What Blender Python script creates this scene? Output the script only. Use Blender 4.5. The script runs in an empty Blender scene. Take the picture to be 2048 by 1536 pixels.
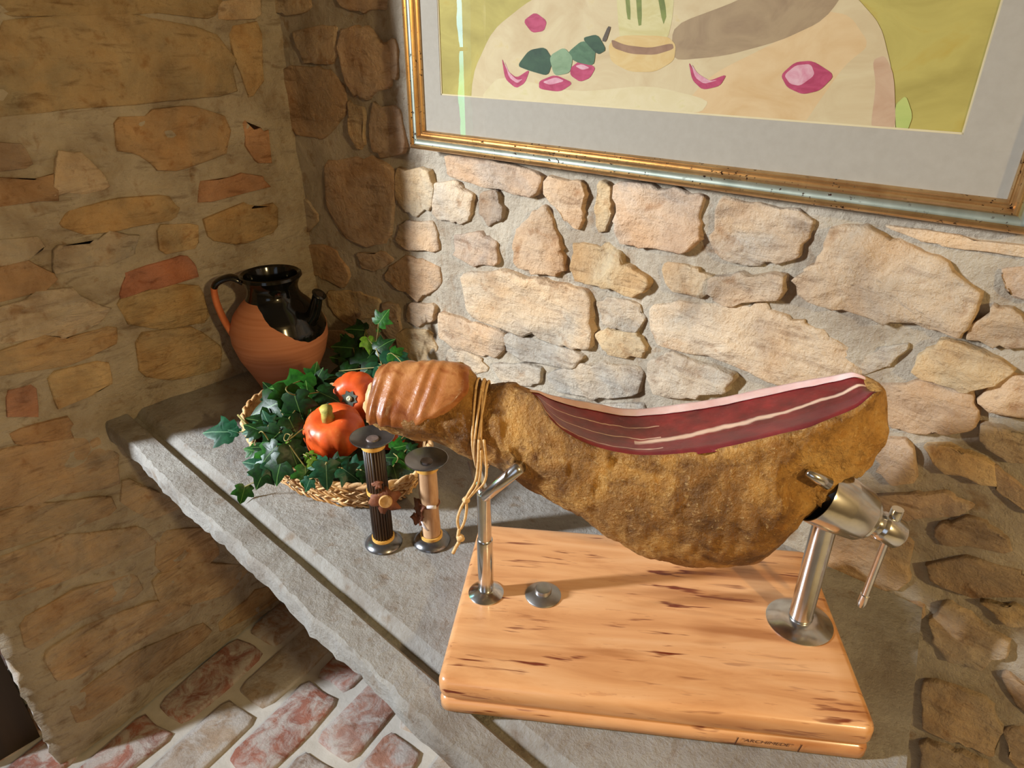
import bpy, bmesh, math, random
import numpy as np
from mathutils import noise as mnoise, Vector
random.seed(7)
scene = bpy.context.scene
COL = scene.collection
# ------------------------------------------------------------------ camera
FPX = 1350.0
PITCH = math.atan((768 - 78) / FPX)
YAW = math.radians(42.892)
CAM = np.array([1.5375, -0.92625, 1.605])
cd = bpy.data.cameras.new('camera'); cam = bpy.data.objects.new('camera', cd); COL.objects.link(cam)
cam.location = CAM; cam.rotation_euler = (math.pi/2 - PITCH, 0, YAW)
cd.sensor_fit = 'HORIZONTAL'; cd.sensor_width = 36.0; cd.lens = 36.0*FPX/2048; cd.clip_start = 0.02
scene.camera = cam
# ------------------------------------------------------------------ world, lights, exposure
wd = bpy.data.worlds.new('world'); scene.world = wd; wd.use_nodes = True
wd.node_tree.nodes['Background'].inputs[0].default_value = (0.75, 0.85, 1.0, 1)
wd.node_tree.nodes['Background'].inputs[1].default_value = 1.0
vs = scene.view_settings
vs.view_transform = 'Standard'; vs.look = 'None'; vs.gamma = 1.0; vs.use_curve_mapping = False
vs.exposure = 0.0
def light(name, kind, loc, power, color, size=None, size_y=None, aim=None):
    ld = bpy.data.lights.new(name, kind); lo = bpy.data.objects.new(name, ld); COL.objects.link(lo)
    lo.location = loc; ld.energy = power; ld.color = color
    if kind == 'AREA':
        ld.shape = 'RECTANGLE'; ld.size = size; ld.size_y = size_y
    elif size: ld.shadow_soft_size = size
    if aim is not None:
        d = Vector(aim) - Vector(loc); lo.rotation_euler = d.to_track_quat('-Z', 'Y').to_euler()
    return lo
# daylight entering by the tall narrow window in the wall behind the camera
wdl = light('window_daylight_offscreen', 'AREA', (-0.80, -2.605, 2.20), 45, (0.86, 0.93, 1.0), 0.12, 0.5, (0.8, 0.0, 1.1)); wdl.data.spread = math.radians(80)
# warm lamp on the right
light('warm_lamp_offscreen', 'POINT', (3.2, -0.98, 2.15), 106, (1.0, 0.75, 0.36), 0.05)
# ------------------------------------------------------------------ pixel rays (photograph is 2048x1536)
cp, sp = math.cos(PITCH), math.sin(PITCH)
FH = np.array([-math.sin(YAW), math.cos(YAW)]); RH = np.array([math.cos(YAW), math.sin(YAW)])
def ray(u, v):
    x = (u - 1024)/FPX; y = (768 - v)/FPX
    h = RH*x + FH*(cp + sp*y)
    return np.array([h[0], h[1], -sp + cp*y])
def on_plane(u, v, P0, n):
    d = ray(u, v); P0 = np.asarray(P0, float); n = np.asarray(n, float)
    return CAM + d*(((P0 - CAM) @ n)/(d @ n))
def on_z(u, v, z=0.855): return on_plane(u, v, (0, 0, z), (0, 0, 1))
def on_y(u, v, y): return on_plane(u, v, (0, y, 0), (0, 1, 0))
# ------------------------------------------------------------------ object helpers
WL = {}
def empty(name, loc, label=None, cat=None, group=None, kind=None):
    o = bpy.data.objects.new(name, None); COL.objects.link(o); o.location = loc; o.empty_display_size = 0.05
    WL[o.name] = np.array(loc, float); tag(o, label, cat, group, kind); return o
def tag(o, label=None, cat=None, group=None, kind=None):
    if label: o['label'] = label
    if cat: o['category'] = cat
    if group: o['group'] = group
    if kind: o['kind'] = kind
    return o
def mesh(name, V, F, mat, parent=None, origin=None, smooth=True, uvs=None, mi=None):
    """V in world coordinates; the object sits at origin (or inside its parent's frame)."""
    V = np.asarray(V, float).reshape(-1, 3)
    base = WL[parent.name] if parent is not None else np.zeros(3)
    org = np.asarray(origin, float) if origin is not None else base
    me = bpy.data.meshes.new(name)
    me.from_pydata((V - org).tolist(), [], F)
    if uvs is not None:
        ul = me.uv_layers.new(name='UVMap')
        for l in me.loops: ul.data[l.index].uv = uvs[l.vertex_index]
    for m in (mat if isinstance(mat, (list, tuple)) else [mat]): me.materials.append(m)
    if mi is not None:
        for p, i in zip(me.polygons, mi): p.material_index = i
    if smooth:
        for p in me.polygons: p.use_smooth = True
    me.update()
    o = bpy.data.objects.new(name, me); COL.objects.link(o)
    o.location = org - base
    WL[o.name] = org.copy()
    if parent is not None: o.parent = parent
    return o
def box_vf(x0, x1, y0, y1, z0, z1, off=0):
    V = [(x, y, z) for x in (x0, x1) for y in (y0, y1) for z in (z0, z1)]
    F = [(0,1,3,2), (4,6,7,5), (0,4,5,1), (2,3,7,6), (0,2,6,4), (1,5,7,3)]
    return V, [tuple(i+off for i in f) for f in F]
def boxes(name, L, mat, parent=None, origin=None):
    V, F = [], []
    for b in L:
        v, f = box_vf(*b, off=len(V)); V += v; F += f
    return mesh(name, V, F, mat, parent, origin, smooth=False)
def frames(P):
    P = np.asarray(P, float); T = np.gradient(P, axis=0); T /= np.linalg.norm(T, axis=1)[:, None] + 1e-12
    ref = np.array([0, 0, 1.0]) if abs(T[0][2]) < .9 else np.array([1.0, 0, 0])
    N = np.cross(T[0], ref); N /= np.linalg.norm(N); out = []
    for t in T:
        N = N - t*(N @ t); N /= np.linalg.norm(N) + 1e-12
        out.append((N.copy(), np.cross(t, N)))
    return out
def tube_vf(P, r, n=8, off=0, caps=True):
    P = np.asarray(P, float); r = np.broadcast_to(r, (len(P),)); V, F = [], []
    for p, (N, B), rr in zip(P, frames(P), r):
        for k in range(n):
            a = 2*math.pi*k/n; V.append(p + rr*(math.cos(a)*N + math.sin(a)*B))
    for i in range(len(P)-1):
        for k in range(n):
            a, b = i*n+k, i*n+(k+1) % n; F.append((a+off, b+off, b+n+off, a+n+off))
    if caps:
        F.append(tuple(off+k for k in range(n))[::-1]); F.append(tuple(off+(len(P)-1)*n+k for k in range(n)))
    return V, F
def tubes(name, L, mat, parent=None, origin=None, n=8):
    V, F = [], []
    for P, r in L:
        v, f = tube_vf(P, r, n, len(V)); V += v; F += f
    return mesh(name, V, F, mat, parent, origin)
def lathe_vf(prof, n=48, c=(0,0,0), axis=None, off=0):
    """prof: (r, h) pairs along axis from c."""
    c = np.asarray(c, float); ax = np.array([0,0,1.0]) if axis is None else np.asarray(axis, float)/np.linalg.norm(axis)
    ref = np.array([1.0,0,0]) if abs(ax[0]) < .9 else np.array([0,1.0,0])
    e1 = np.cross(ax, ref); e1 /= np.linalg.norm(e1); e2 = np.cross(ax, e1)
    V, F = [], []
    for r, h in prof:
        for k in range(n):
            a = 2*math.pi*k/n; V.append(c + ax*h + r*(math.cos(a)*e1 + math.sin(a)*e2))
    for i in range(len(prof)-1):
        for k in range(n):
            a, b = i*n+k, i*n+(k+1) % n; F.append((a+off, b+off, b+n+off, a+n+off))
    return V, F
def lathe(name, prof, mat, parent=None, origin=None, n=48, c=(0,0,0), axis=None):
    V, F = lathe_vf(prof, n, c, axis); o = mesh(name, V, F, mat, parent, origin); autos(o); return o
def autos(o, ang=35):
    me = o.data
    try:
        me.set_sharp_from_angle(angle=math.radians(ang))
    except Exception: pass
    return o
def catmull(P, n, closed=False):
    P = np.asarray(P, float); m = len(P)
    segs = m if closed else m-1; out = []
    for i in range(segs):
        p0, p1, p2, p3 = (P[(i-1) % m], P[i], P[(i+1) % m], P[(i+2) % m]) if closed else (P[max(i-1,0)], P[i], P[i+1], P[min(i+2,m-1)])
        for k in range(n):
            t = k/n
            out.append(.5*((2*p1) + (p2-p0)*t + (2*p0-5*p1+4*p2-p3)*t*t + (3*p1-p0-3*p2+p3)*t**3))
    if not closed: out.append(P[-1])
    return np.array(out)
def nz(p, s=1.0): return mnoise.noise(Vector((p[0]*s, p[1]*s, p[2]*s)))
def fbm(p, s=1.0, o=4): return mnoise.fractal(Vector((p[0]*s, p[1]*s, p[2]*s)), 1.0, 2.0, o)
# ------------------------------------------------------------------ materials
def lin(c, k=1.0):
    r = []
    for x in c:
        x /= 255.0; r.append(k*(x/12.92 if x <= .04045 else ((x+.055)/1.055)**2.4))
    return (*r, 1.0)
class NT:
    def __init__(s, name):
        s.m = bpy.data.materials.new(name); s.m.use_nodes = True; s.t = s.m.node_tree; s.t.nodes.clear()
        s.out = s.t.nodes.new('ShaderNodeOutputMaterial')
    def n(s, typ, **kw):
        d = s.t.nodes.new('ShaderNode' + typ)
        for k, v in kw.items():
            if k.startswith('i_'):
                key = k[2:]; key = int(key) if key.isdigit() else key.replace('_', ' ')
                sock = d.inputs[key]
                if hasattr(v, 'is_output') or isinstance(v, bpy.types.NodeSocket): s.t.links.new(v, sock)
                else: sock.default_value = v
            else: setattr(d, k, v)
        return d
    def link(s, a, b): s.t.links.new(a, b)
    def math(s, op, a, b=0.0, clamp=False):
        d = s.t.nodes.new('ShaderNodeMath'); d.operation = op; d.use_clamp = clamp
        for i, v in enumerate((a, b)):
            if isinstance(v, bpy.types.NodeSocket): s.link(v, d.inputs[i])
            else: d.inputs[i].default_value = v
        return d.outputs[0]
    def ramp(s, fac, stops, interp='LINEAR'):
        d = s.t.nodes.new('ShaderNodeValToRGB'); d.color_ramp.interpolation = interp
        el = d.color_ramp.elements
        while len(el) < len(stops): el.new(0.5)
        for e, (p, c) in zip(el, stops): e.position = p; e.color = c if len(c) == 4 else (*c, 1)
        s.link(fac, d.inputs[0]); return d.outputs[0]
    def mix(s, fac, a, b, mode='MIX'):
        d = s.t.nodes.new('ShaderNodeMix'); d.data_type = 'RGBA'; d.blend_type = mode
        for i, v in ((0, fac), (6, a), (7, b)):
            if isinstance(v, bpy.types.NodeSocket): s.link(v, d.inputs[i])
            else: d.inputs[i].default_value = v
        return d.outputs[2]
    def pos(s, scale=(1,1,1), space='Position'):
        if space == 'Position': src = s.n('NewGeometry').outputs['Position']
        else: src = s.n('TexCoord').outputs[space]
        mp = s.n('Mapping'); s.link(src, mp.inputs[0]); mp.inputs['Scale'].default_value = scale
        return mp.outputs[0]
    def noise(s, vec, scale, detail=5, rough=.6, dist=0.0):
        d = s.n('TexNoise'); s.link(vec, d.inputs['Vector']); d.inputs['Scale'].default_value = scale
        d.inputs['Detail'].default_value = detail; d.inputs['Roughness'].default_value = rough; d.inputs['Distortion'].default_value = dist
        return d.outputs['Fac']
    def voro(s, vec, scale, feature='F1'):
        d = s.n('TexVoronoi', feature=feature); s.link(vec, d.inputs['Vector']); d.inputs['Scale'].default_value = scale
        return d.outputs['Distance']
    def bsdf(s, color, rough=.8, metal=0.0, bump=None, bstr=.3, bdist=.01, spec=.5, coat=0.0, sss=0.0):
        b = s.n('BsdfPrincipled')
        for k, v in (('Base Color', color), ('Roughness', rough), ('Metallic', metal)):
            if isinstance(v, bpy.types.NodeSocket): s.link(v, b.inputs[k])
            else: b.inputs[k].default_value = v
        b.inputs['Specular IOR Level'].default_value = spec
        b.inputs['Coat Weight'].default_value = coat
        b.inputs['Coat Roughness'].default_value = .12
        if sss: b.inputs['Subsurface Weight'].default_value = sss; b.inputs['Subsurface Radius'].default_value = (.02,.008,.004); b.inputs['Subsurface Scale'].default_value = .3
        if bump is not None:
            bp = s.n('Bump'); bp.inputs['Strength'].default_value = bstr; bp.inputs['Distance'].default_value = bdist
            s.link(bump, bp.inputs['Height']); s.link(bp.outputs[0], b.inputs['Normal'])
        s.link(b.outputs[0], s.out.inputs[0]); s.b = b; return s.m
def simple(name, c1, c2, scale=20, rough=.6, metal=0.0, bstr=.2, bdist=.002, detail=5, stretch=(1,1,1), coat=0, spec=.5, space='Position', sss=0):
    t = NT(name); p = t.pos(stretch, space); f = t.noise(p, scale, detail)
    c = t.ramp(f, [(.3, c1), (.7, c2)])
    return t.bsdf(c, rough, metal, f, bstr, bdist, coat=coat, spec=spec, sss=sss)
def stone_material(name, objcol=True, a=(1,1,1), bstr=.6, strata=.0, grain=.22, wash=False):
    t = NT(name); p = t.pos()
    big = t.noise(p, 9, 6, .65, .4); fine = t.noise(p, 70, 8, .7); mid = t.noise(p, 26, 6, .6, .3)
    v = t.ramp(big, [(.28, lin((196,184,172))), (.5, lin((232,228,222))), (.72, lin((255,252,246)))])
    stain = t.ramp(mid, [(.28, lin((206,178,150))), (.42, (1,1,1,1)), (.62, (1,1,1,1)), (.8, lin((228,228,236)))])
    if objcol: base = t.n('ObjectInfo').outputs['Color']
    else: base = (*a, 1)
    c = t.mix(1.0, base, v, 'MULTIPLY'); c = t.mix(.75, c, stain, 'MULTIPLY')
    if objcol: hue = t.ramp(t.noise(p, 5.5, 4, .6, .8), [(.32, lin((255,236,214))), (.48, lin((255,248,240))), (.66, lin((226,232,240)))]); c = t.mix(.9, c, hue, 'MULTIPLY')
    sp_ = t.ramp(fine, [(.25, lin((120,100,85))), (.42, (1,1,1,1))]); c = t.mix(.45, c, sp_, 'MULTIPLY')
    h = t.math('ADD', t.math('MULTIPLY', big, .5), t.math('ADD', t.math('MULTIPLY', mid, .35), t.math('MULTIPLY', fine, grain)))
    if wash: c = t.mix(t.ramp(t.noise(p, 16, 6, .7, .8), [(.42, (0,0,0,1)), (.58, (.85,.85,.85,1))]), c, lin((200,194,188)))
    if strata:
        la = t.noise(t.pos((.35,.35,1.5)), 34, 6, .62, .5); h = t.math('ADD', h, t.math('MULTIPLY', la, strata))
        c = t.mix(.6, c, t.ramp(la, [(.30, lin((160,140,122))), (.44, (1,1,1,1)), (.7, lin((255,248,236)))]), 'MULTIPLY')
    return t.bsdf(c, .92, 0, h, bstr, .03, spec=.25)
M = {}
M['stone'] = stone_material('rough_stone', strata=.25, bstr=.9)
M['layered'] = stone_material('layered_stone', strata=.8, bstr=.75)
M['mortar'] = stone_material('lime_mortar', False, lin((200,189,172))[:3], .75, grain=.55)
M['mortar_left'] = stone_material('layered_lime_mortar', False, lin((200,189,172))[:3], .75, strata=.45, grain=.4)
M['slab'] = stone_material('grey_sandstone', False, lin((170,168,165))[:3], .6, grain=.5)
M['plaster'] = simple('plaster', lin((122,112,98)), lin((134,122,106)), 3, .95, bstr=.1)
M['grout'] = simple('floor_grout', lin((196,190,180)), lin((214,208,198)), 14, .95, bstr=.5, bdist=.01)
M['tile'] = stone_material('terracotta_tile', True, bstr=.5, wash=True)
M['door_wood'] = simple('dark_door_wood', lin((38,28,20)), lin((58,44,30)), 12, .6, stretch=(1,1,.1))
M['steel'] = simple('brushed_steel', (.60,.60,.61,1), (.74,.74,.74,1), 60, .19, 1.0, bstr=.05, bdist=.0005)
M['steel_dull'] = simple('dull_steel', (.34,.34,.34,1), (.46,.46,.46,1), 50, .36, 1.0, bstr=.05, bdist=.0005)
# ================================================================== the setting
# ---- back wall (the picture hangs on it): slightly turned plane
BW0 = np.array([0.0, -0.03, 0.0]); BE = np.array([1.0, 0.045, 0.0]); BE /= np.linalg.norm(BE); BN = np.array([BE[1], -BE[0], 0.0])
def left_off(y, z):
    return -.10*min(1, max(0, (y + .85)/.6))*min(1, max(0, (.80 - z)/.8))
def wall_grid(name, ps, qs, fn, mat, skip=None):
    V = [fn(p, q) for q in qs for p in ps]; n = len(ps); F = []
    for j in range(len(qs)-1):
        for i in range(n-1):
            if skip and skip(ps[i], ps[i+1], qs[j], qs[j+1]): continue
            F.append((j*n+i, j*n+i+1, (j+1)*n+i+1, (j+1)*n+i))
    return mesh(name, V, F, mat, origin=(0,0,0))
def bw(p, q):
    P = BW0 + BE*p; P = P + np.array([0,0,q]); return P + BN*(.006*fbm(P, 9, 3) + .004*fbm(P, 31, 2))
wall_back = wall_grid('wall_back', np.arange(-.3, 2.61, .022), np.arange(0, 2.721, .022), bw, M['mortar'])
wall_back['kind'] = 'structure'; wall_back['label'] = 'rubble stone wall behind the painting and the stone shelf'
JY = -.914
tcols = [.45, .3, .15, .06, .02] # jamb face (x = -t), then the inner face
ycols = [JY, -.885, -.86, -.83, -.80, -.77, -.74] + list(np.arange(-.715, .06, .02))
cols = [('j', t) for t in tcols] + [('f', y) for y in ycols]
def lw(c, q):
    if c[0] == 'j':
        P = np.array([-c[1], JY, q]); a = .012 if c[1] < .1 else .004
        return P + np.array([0, 1, 0])*(a*fbm(P, 14, 3))
    y = c[1]; P = np.array([left_off(y, q), y, q])
    d = .007*fbm(P, 8, 3) + .004*fbm(P, 30, 2)
    if y == JY:
        ch = .016*nz((0, 3.1, q), 17) + .010*nz((5, 1, q), 55)
        return P + np.array([d - .006, ch, 0])
    return P + np.array([d, 0, 0])
hole = lambda c0, c1, z0, z1: c0[0] == 'f' and c1[0] == 'f' and c0[1] > -.84 and c1[1] < -.765 and z0 > 1.27 and z1 < 1.75
wall_left = wall_grid('wall_left', cols, [round(z, 3) for z in np.arange(0, 2.721, .02)], lw, M['mortar_left'], hole)
wall_left.data.materials.append(simple('pale_corner', lin((214,206,196)), lin((228,220,212)), 30, .95, bstr=.6, bdist=.01))  # paler material for the jamb faces
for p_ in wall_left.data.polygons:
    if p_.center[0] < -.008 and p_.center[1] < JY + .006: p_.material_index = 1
wall_left['kind'] = 'structure'; wall_left['label'] = 'rough stone wall on the left with a broken corner'
boxes('wall_core', [(-.45, -.13, -.77, .08, 0, 2.72), (-.45, -.13, JY+.02, -.77, 0, 1.28), (-.45, -.13, JY+.02, -.77, 1.74, 2.72), (-.45, -.13, JY+.02, -.83, 1.28, 1.74)], M['mortar'], wall_left)
# ---- stones
PAL = [(222,190,160), (214,180,146), (205,172,142), (228,200,172), (198,170,150), (210,188,162), (192,160,132), (220,196,160)]
def chaikin(P, k):
    for _ in range(k):
        Q = np.roll(P, -1, 0); P = np.stack([.84*P + .16*Q, .16*P + .84*Q], 1).reshape(-1, P.shape[1])
    return P
def stone(poly, side, depth, color=None, k=2, seed=0):
    rnd = random.Random(seed)
    pts = []
    for pt_ in poly:
        if len(pt_) == 3: pts.append(np.array(pt_)); continue
        u, v = pt_
        if side == 'back': P = on_plane(u, v, BW0, BN)
        else:
            off = 0.0
            for _ in range(3):
                P = on_plane(u, v, (off, 0, 0), (1, 0, 0)); off = left_off(P[1], P[2])
        pts.append(P)
    pts = chaikin(np.array(pts), k)
    n = BN if side == 'back' else np.array([1.0, 0, 0])
    c = pts.mean(0); rings = []
    prof = [(1.012, -.5), (1.002, .35), (.995, .72), (.978, .93), (.935, 1.0), (.80, 1.02), (.64, 1.03), (.46, 1.05), (.28, 1.06), (.1, 1.06)]
    tilt = np.array([rnd.uniform(-.25,.25), rnd.uniform(-.25,.25)])
    R = np.abs(pts - c).max() + 1e-6
    for s, h in prof:
        ring = []
        for p in pts:
            q = c + (p - c)*s
            jit = (.012*nz(p, 40) + .007*nz(p, 110))*(1 if s > .9 else 0)*(1.5 if side == 'left' else 1)
            r = (p - c)/ (np.linalg.norm(p - c) + 1e-9)
            hh = depth*h
            if h > .5: hh += depth*(.6*fbm(q, 11, 4) + .3*abs(nz(q, 24)) - .35*abs(nz(q + 7.0, 15)) + .2*fbm(q, 50, 3)) + depth*(tilt[0]*(q-c)[2] + tilt[1]*((q-c)[0]+(q-c)[1]))/R
            if side == 'left' and h > .5: hh += depth*.5*fbm((q[0], q[1]*.3, q[2]), 34, 3)
            ring.append(q + r*jit + n*hh)
        rings.append(ring)
    m = len(pts); V = [p for r in rings for p in r]; F = []
    for i in range(len(prof)-1):
        for j in range(m):
            a, b = i*m+j, i*m+(j+1) % m; F.append((a, b, b+m, a+m))
    F.append(tuple((len(prof)-1)*m+j for j in range(m)))
    col = color or PAL[rnd.randrange(len(PAL))]
    par = wall_back if side == 'back' else wall_left
    # keep the winding facing the room
    a_ = np.zeros(3)
    for j in range(m): a_ += np.cross(pts[j]-c, pts[(j+1) % m]-c)
    if a_ @ n < 0: F = [f[::-1] for f in F]
    o = mesh('stone', V, F, M['layered' if side == 'left' and seed > 516 else 'stone'], par, origin=c)
    bl = .55 if side == 'back' else (.72 if seed > 523 else .45); j_ = rnd.uniform(-8, 8)
    o.color = lin(tuple((x*(1-bl) + y_*bl) + j_ for x, y_ in zip(col, (206,192,172))), 1.04)
    return o
G, DK, PK, LT, YL, BR_ = (186,180,172), (160,136,120), (214,182,160), (232,212,188), (220,190,140), (170,132,98)
BACK = [
 ([(896,305),(1000,318),(1092,345),(1085,398),(1030,385),(960,368),(902,350)], PK, .028),
 ([(866,362),(930,366),(952,392),(946,430),(915,446),(868,436)], LT, .016),
 ([(962,390),(1000,378),(1010,410),(1004,440),(985,453),(958,430)], DK, .02),
 ([(912,464),(975,464),(1003,480),(998,526),(972,531),(910,514)], PK, .02),
 ([(1038,452),(1072,432),(1097,408),(1112,440),(1120,490),(1138,508),(1140,542),(1115,547),(1065,546),(1034,530),(1037,490)], None, .022),
 ([(1098,353),(1162,356),(1173,385),(1171,430),(1160,456),(1130,442),(1105,402)], None, .024),
 ([(1204,362),(1226,370),(1229,410),(1216,460),(1197,461),(1192,420)], YL, .02),
 ([(1243,362),(1330,374),(1414,385),(1408,440),(1400,485),(1380,507),(1290,493),(1235,480),(1230,450),(1240,410)], PK, .032),
 ([(1152,485),(1210,485),(1245,503),(1266,528),(1307,555),(1302,586),(1268,592),(1220,577),(1160,562),(1141,535),(1146,505)], YL, .028),
 ([(928,543),(1000,538),(1050,546),(1100,558),(1150,568),(1187,578),(1191,650),(1181,697),(1150,692),(1060,670),(990,647),(944,627)], LT, .028),
 ([(1200,598),(1285,602),(1290,630),(1282,661),(1240,657),(1204,641)], G, .018),
 ([(1323,523),(1400,533),(1432,550),(1425,576),(1400,592),(1334,577)], None, .02),
 ([(1424,553),(1480,543),(1572,543),(1580,575),(1566,600),(1460,610),(1422,592)], (206,178,150), .034),
 ([(1195,660),(1230,657),(1290,668),(1301,700),(1276,716),(1204,702)], YL, .016),
 ([(1308,610),(1360,603),(1450,608),(1520,610),(1600,638),(1652,660),(1702,705),(1718,747),(1690,775),(1560,770),(1500,740),(1400,708),(1330,692),(1298,665)], LT, .02),
 ([(1438,393),(1510,398),(1590,418),(1643,430),(1622,480),(1590,516),(1540,527),(1480,530),(1438,512),(1427,480)], (202,184,166), .018),
 ([(1680,443),(1730,450),(1790,478),(1862,503),(1902,530),(1982,600),(1927,672),(1870,652),(1760,637),(1660,612),(1608,592),(1588,560),(1620,530),(1650,500)], (216,192,166), .03),
 ([(1985,602),(2030,620),(2075,640),(2075,684),(2010,694),(1932,678),(1945,642)], None, .024),
 ([(1836,695),(1880,681),(1950,688),(2002,714),(2020,736),(1990,767),(1930,772),(1860,757),(1826,735)], YL, .03),
 ([(2005,745),(2075,745),(2075,845),(1990,828),(1945,800)], None, .02),
 ([(1760,448),(1850,458),(1950,475),(2075,492),(2075,512),(1960,502),(1860,486)], LT, .014),
 ([(1990,530),(2075,545),(2075,612),(2010,590)], None, .012),
 ([(876,618),(935,638),(1010,660),(1021,690),(990,716),(920,702),(883,670)], None, .02),
 ([(1016,660),(1090,680),(1150,696),(1182,711),(1150,737),(1050,722),(1010,697)], G, .02),
 ([(903,690),(970,712),(984,740),(930,748),(899,722)], LT, .016),
 ([(984,725),(1050,722),(1092,732),(1086,768),(1008,765)], G, .02),
 ([(1095,740),(1200,722),(1290,735),(1285,790),(1200,800),(1105,778)], (208,204,198), .02),
 ([(1298,716),(1345,705),(1420,725),(1482,747),(1470,775),(1390,795),(1320,785),(1290,752)], G, .024),
 ([(1110,785),(1190,805),(1300,805),(1300,850),(1180,840),(1110,820)], (206,204,200), .016),
 ([(880,748),(960,755),(1040,785),(1090,790),(1085,830),(960,810),(885,790)], G, .016),
 ([(1700,720),(1760,700),(1820,680),(1820,700),(1780,735),(1720,745)], (205,200,192), .012),
 ([(1748,775),(1830,752),(1922,772),(1965,802),(1952,852),(1880,872),(1800,862),(1758,825)], None, .024),
 ([(1975,840),(2075,860),(2075,930),(2010,915),(1970,880)], G, .02),
 ([(1757,862),(1832,882),(1842,950),(1790,977),(1757,932)], None, .02),
 ([(1850,886),(1920,881),(1992,922),(2012,972),(1960,962),(1880,932)], YL, .026),
 ([(1958,905),(2000,930),(2075,990),(2075,1030),(1995,985)], DK, .024),
 ([(1728,988),(1830,977),(1902,987),(1945,1005),(1902,1030),(1842,1036),(1758,1042)], None, .022),
 ([(1878,1034),(1960,1042),(2030,1066),(2012,1097),(1900,1087),(1872,1062)], BR_, .024),
 ([(1640,1060),(1720,1052),(1790,1052),(1832,1072),(1830,1150),(1778,1178),(1690,1160),(1640,1120)], None, .016),
 ([(1845,1118),(1950,1112),(2075,1150),(2075,1192),(1960,1182),(1866,1162)], BR_, .024),
 ([(1860,1222),(1900,1204),(1962,1226),(2012,1272),(2002,1306),(1960,1332),(1900,1322),(1862,1282)], (214,196,176), .026),
 ([(1955,1192),(2040,1200),(2075,1232),(2032,1254),(1982,1218)], YL, .022),
 ([(1858,1354),(1930,1370),(1982,1402),(2002,1452),(1990,1504),(1930,1482),(1848,1452),(1842,1400)], (188,166,140), .026),
 ([(1848,1468),(1920,1492),(1982,1522),(1992,1575),(1838,1575)], G, .026),
 ([(2006,1338),(2075,1372),(2075,1440),(2020,1395)], BR_, .024),
 ([(2010,1440),(2075,1450),(2075,1540),(2015,1520)], None, .02),
 ([(1640,1190),(1700,1190),(1790,1200),(1850,1205),(1850,1235),(1760,1240),(1660,1230)], DK, .014),
 ([(533,-20),(626,-20),(622,24),(568,29),(545,20)], None, .014),
 ([(662,-20),(785,-20),(772,20),(735,20),(690,22)], None, .016),
 ([(588,60),(670,45),(677,90),(677,129),(620,126),(594,95)], None, .014),
 ([(684,50),(730,54),(776,80),(792,170),(745,191),(715,197),(690,152),(682,100)], PK, .026),
 ([(762,74),(795,80),(798,166),(776,152)], None, .014),
 ([(563,132),(650,134),(690,165),(698,222),(650,281),(600,272),(560,242),(545,190)], BR_, .014),
 ([(700,202),(735,216),(736,290),(720,302),(702,262),(698,226)], None, .02),
 ([(748,210),(800,205),(818,306),(750,312),(741,262)], PK, .018),
 ([(648,320),(740,310),(786,330),(791,400),(786,482),(740,492),(700,482),(655,422)], PK, .018),
 ([(797,340),(860,335),(872,370),(868,422),(825,427),(795,407)], None, .02),
 ([(804,445),(862,440),(884,470),(880,507),(810,497),(794,480)], None, .02),
 ([(563,400),(620,399),(641,440),(620,466),(578,460)], G, .010),
 ([(598,490),(660,490),(702,542),(692,577),(640,556),(604,530)], BR_, .012),
 ([(712,504),(770,500),(792,520),(760,542),(728,540)], None, .016),
 ([(778,530),(830,514),(884,528),(887,572),(850,597),(800,582),(773,556)], BR_, .018),
 ([(655,582),(720,580),(760,600),(756,632),(700,652),(662,622)], YL, .012),
 ([(768,602),(800,605),(806,652),(790,692),(763,652)], None, .016),
 ([(814,602),(874,606),(872,640),(850,652),(814,642)], None, .018),
 ([(798,662),(868,660),(880,705),(850,725),(820,722),(798,702)], YL, .016),
 ([(640,655),(700,662),(740,690),(730,735),(660,730)], None, .012),
]
for i, (poly, c, d) in enumerate(BACK): stone(poly, 'back', d*(.50 if i < 30 else .42), c, 2, i)
RD = (176,84,58)
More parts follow.
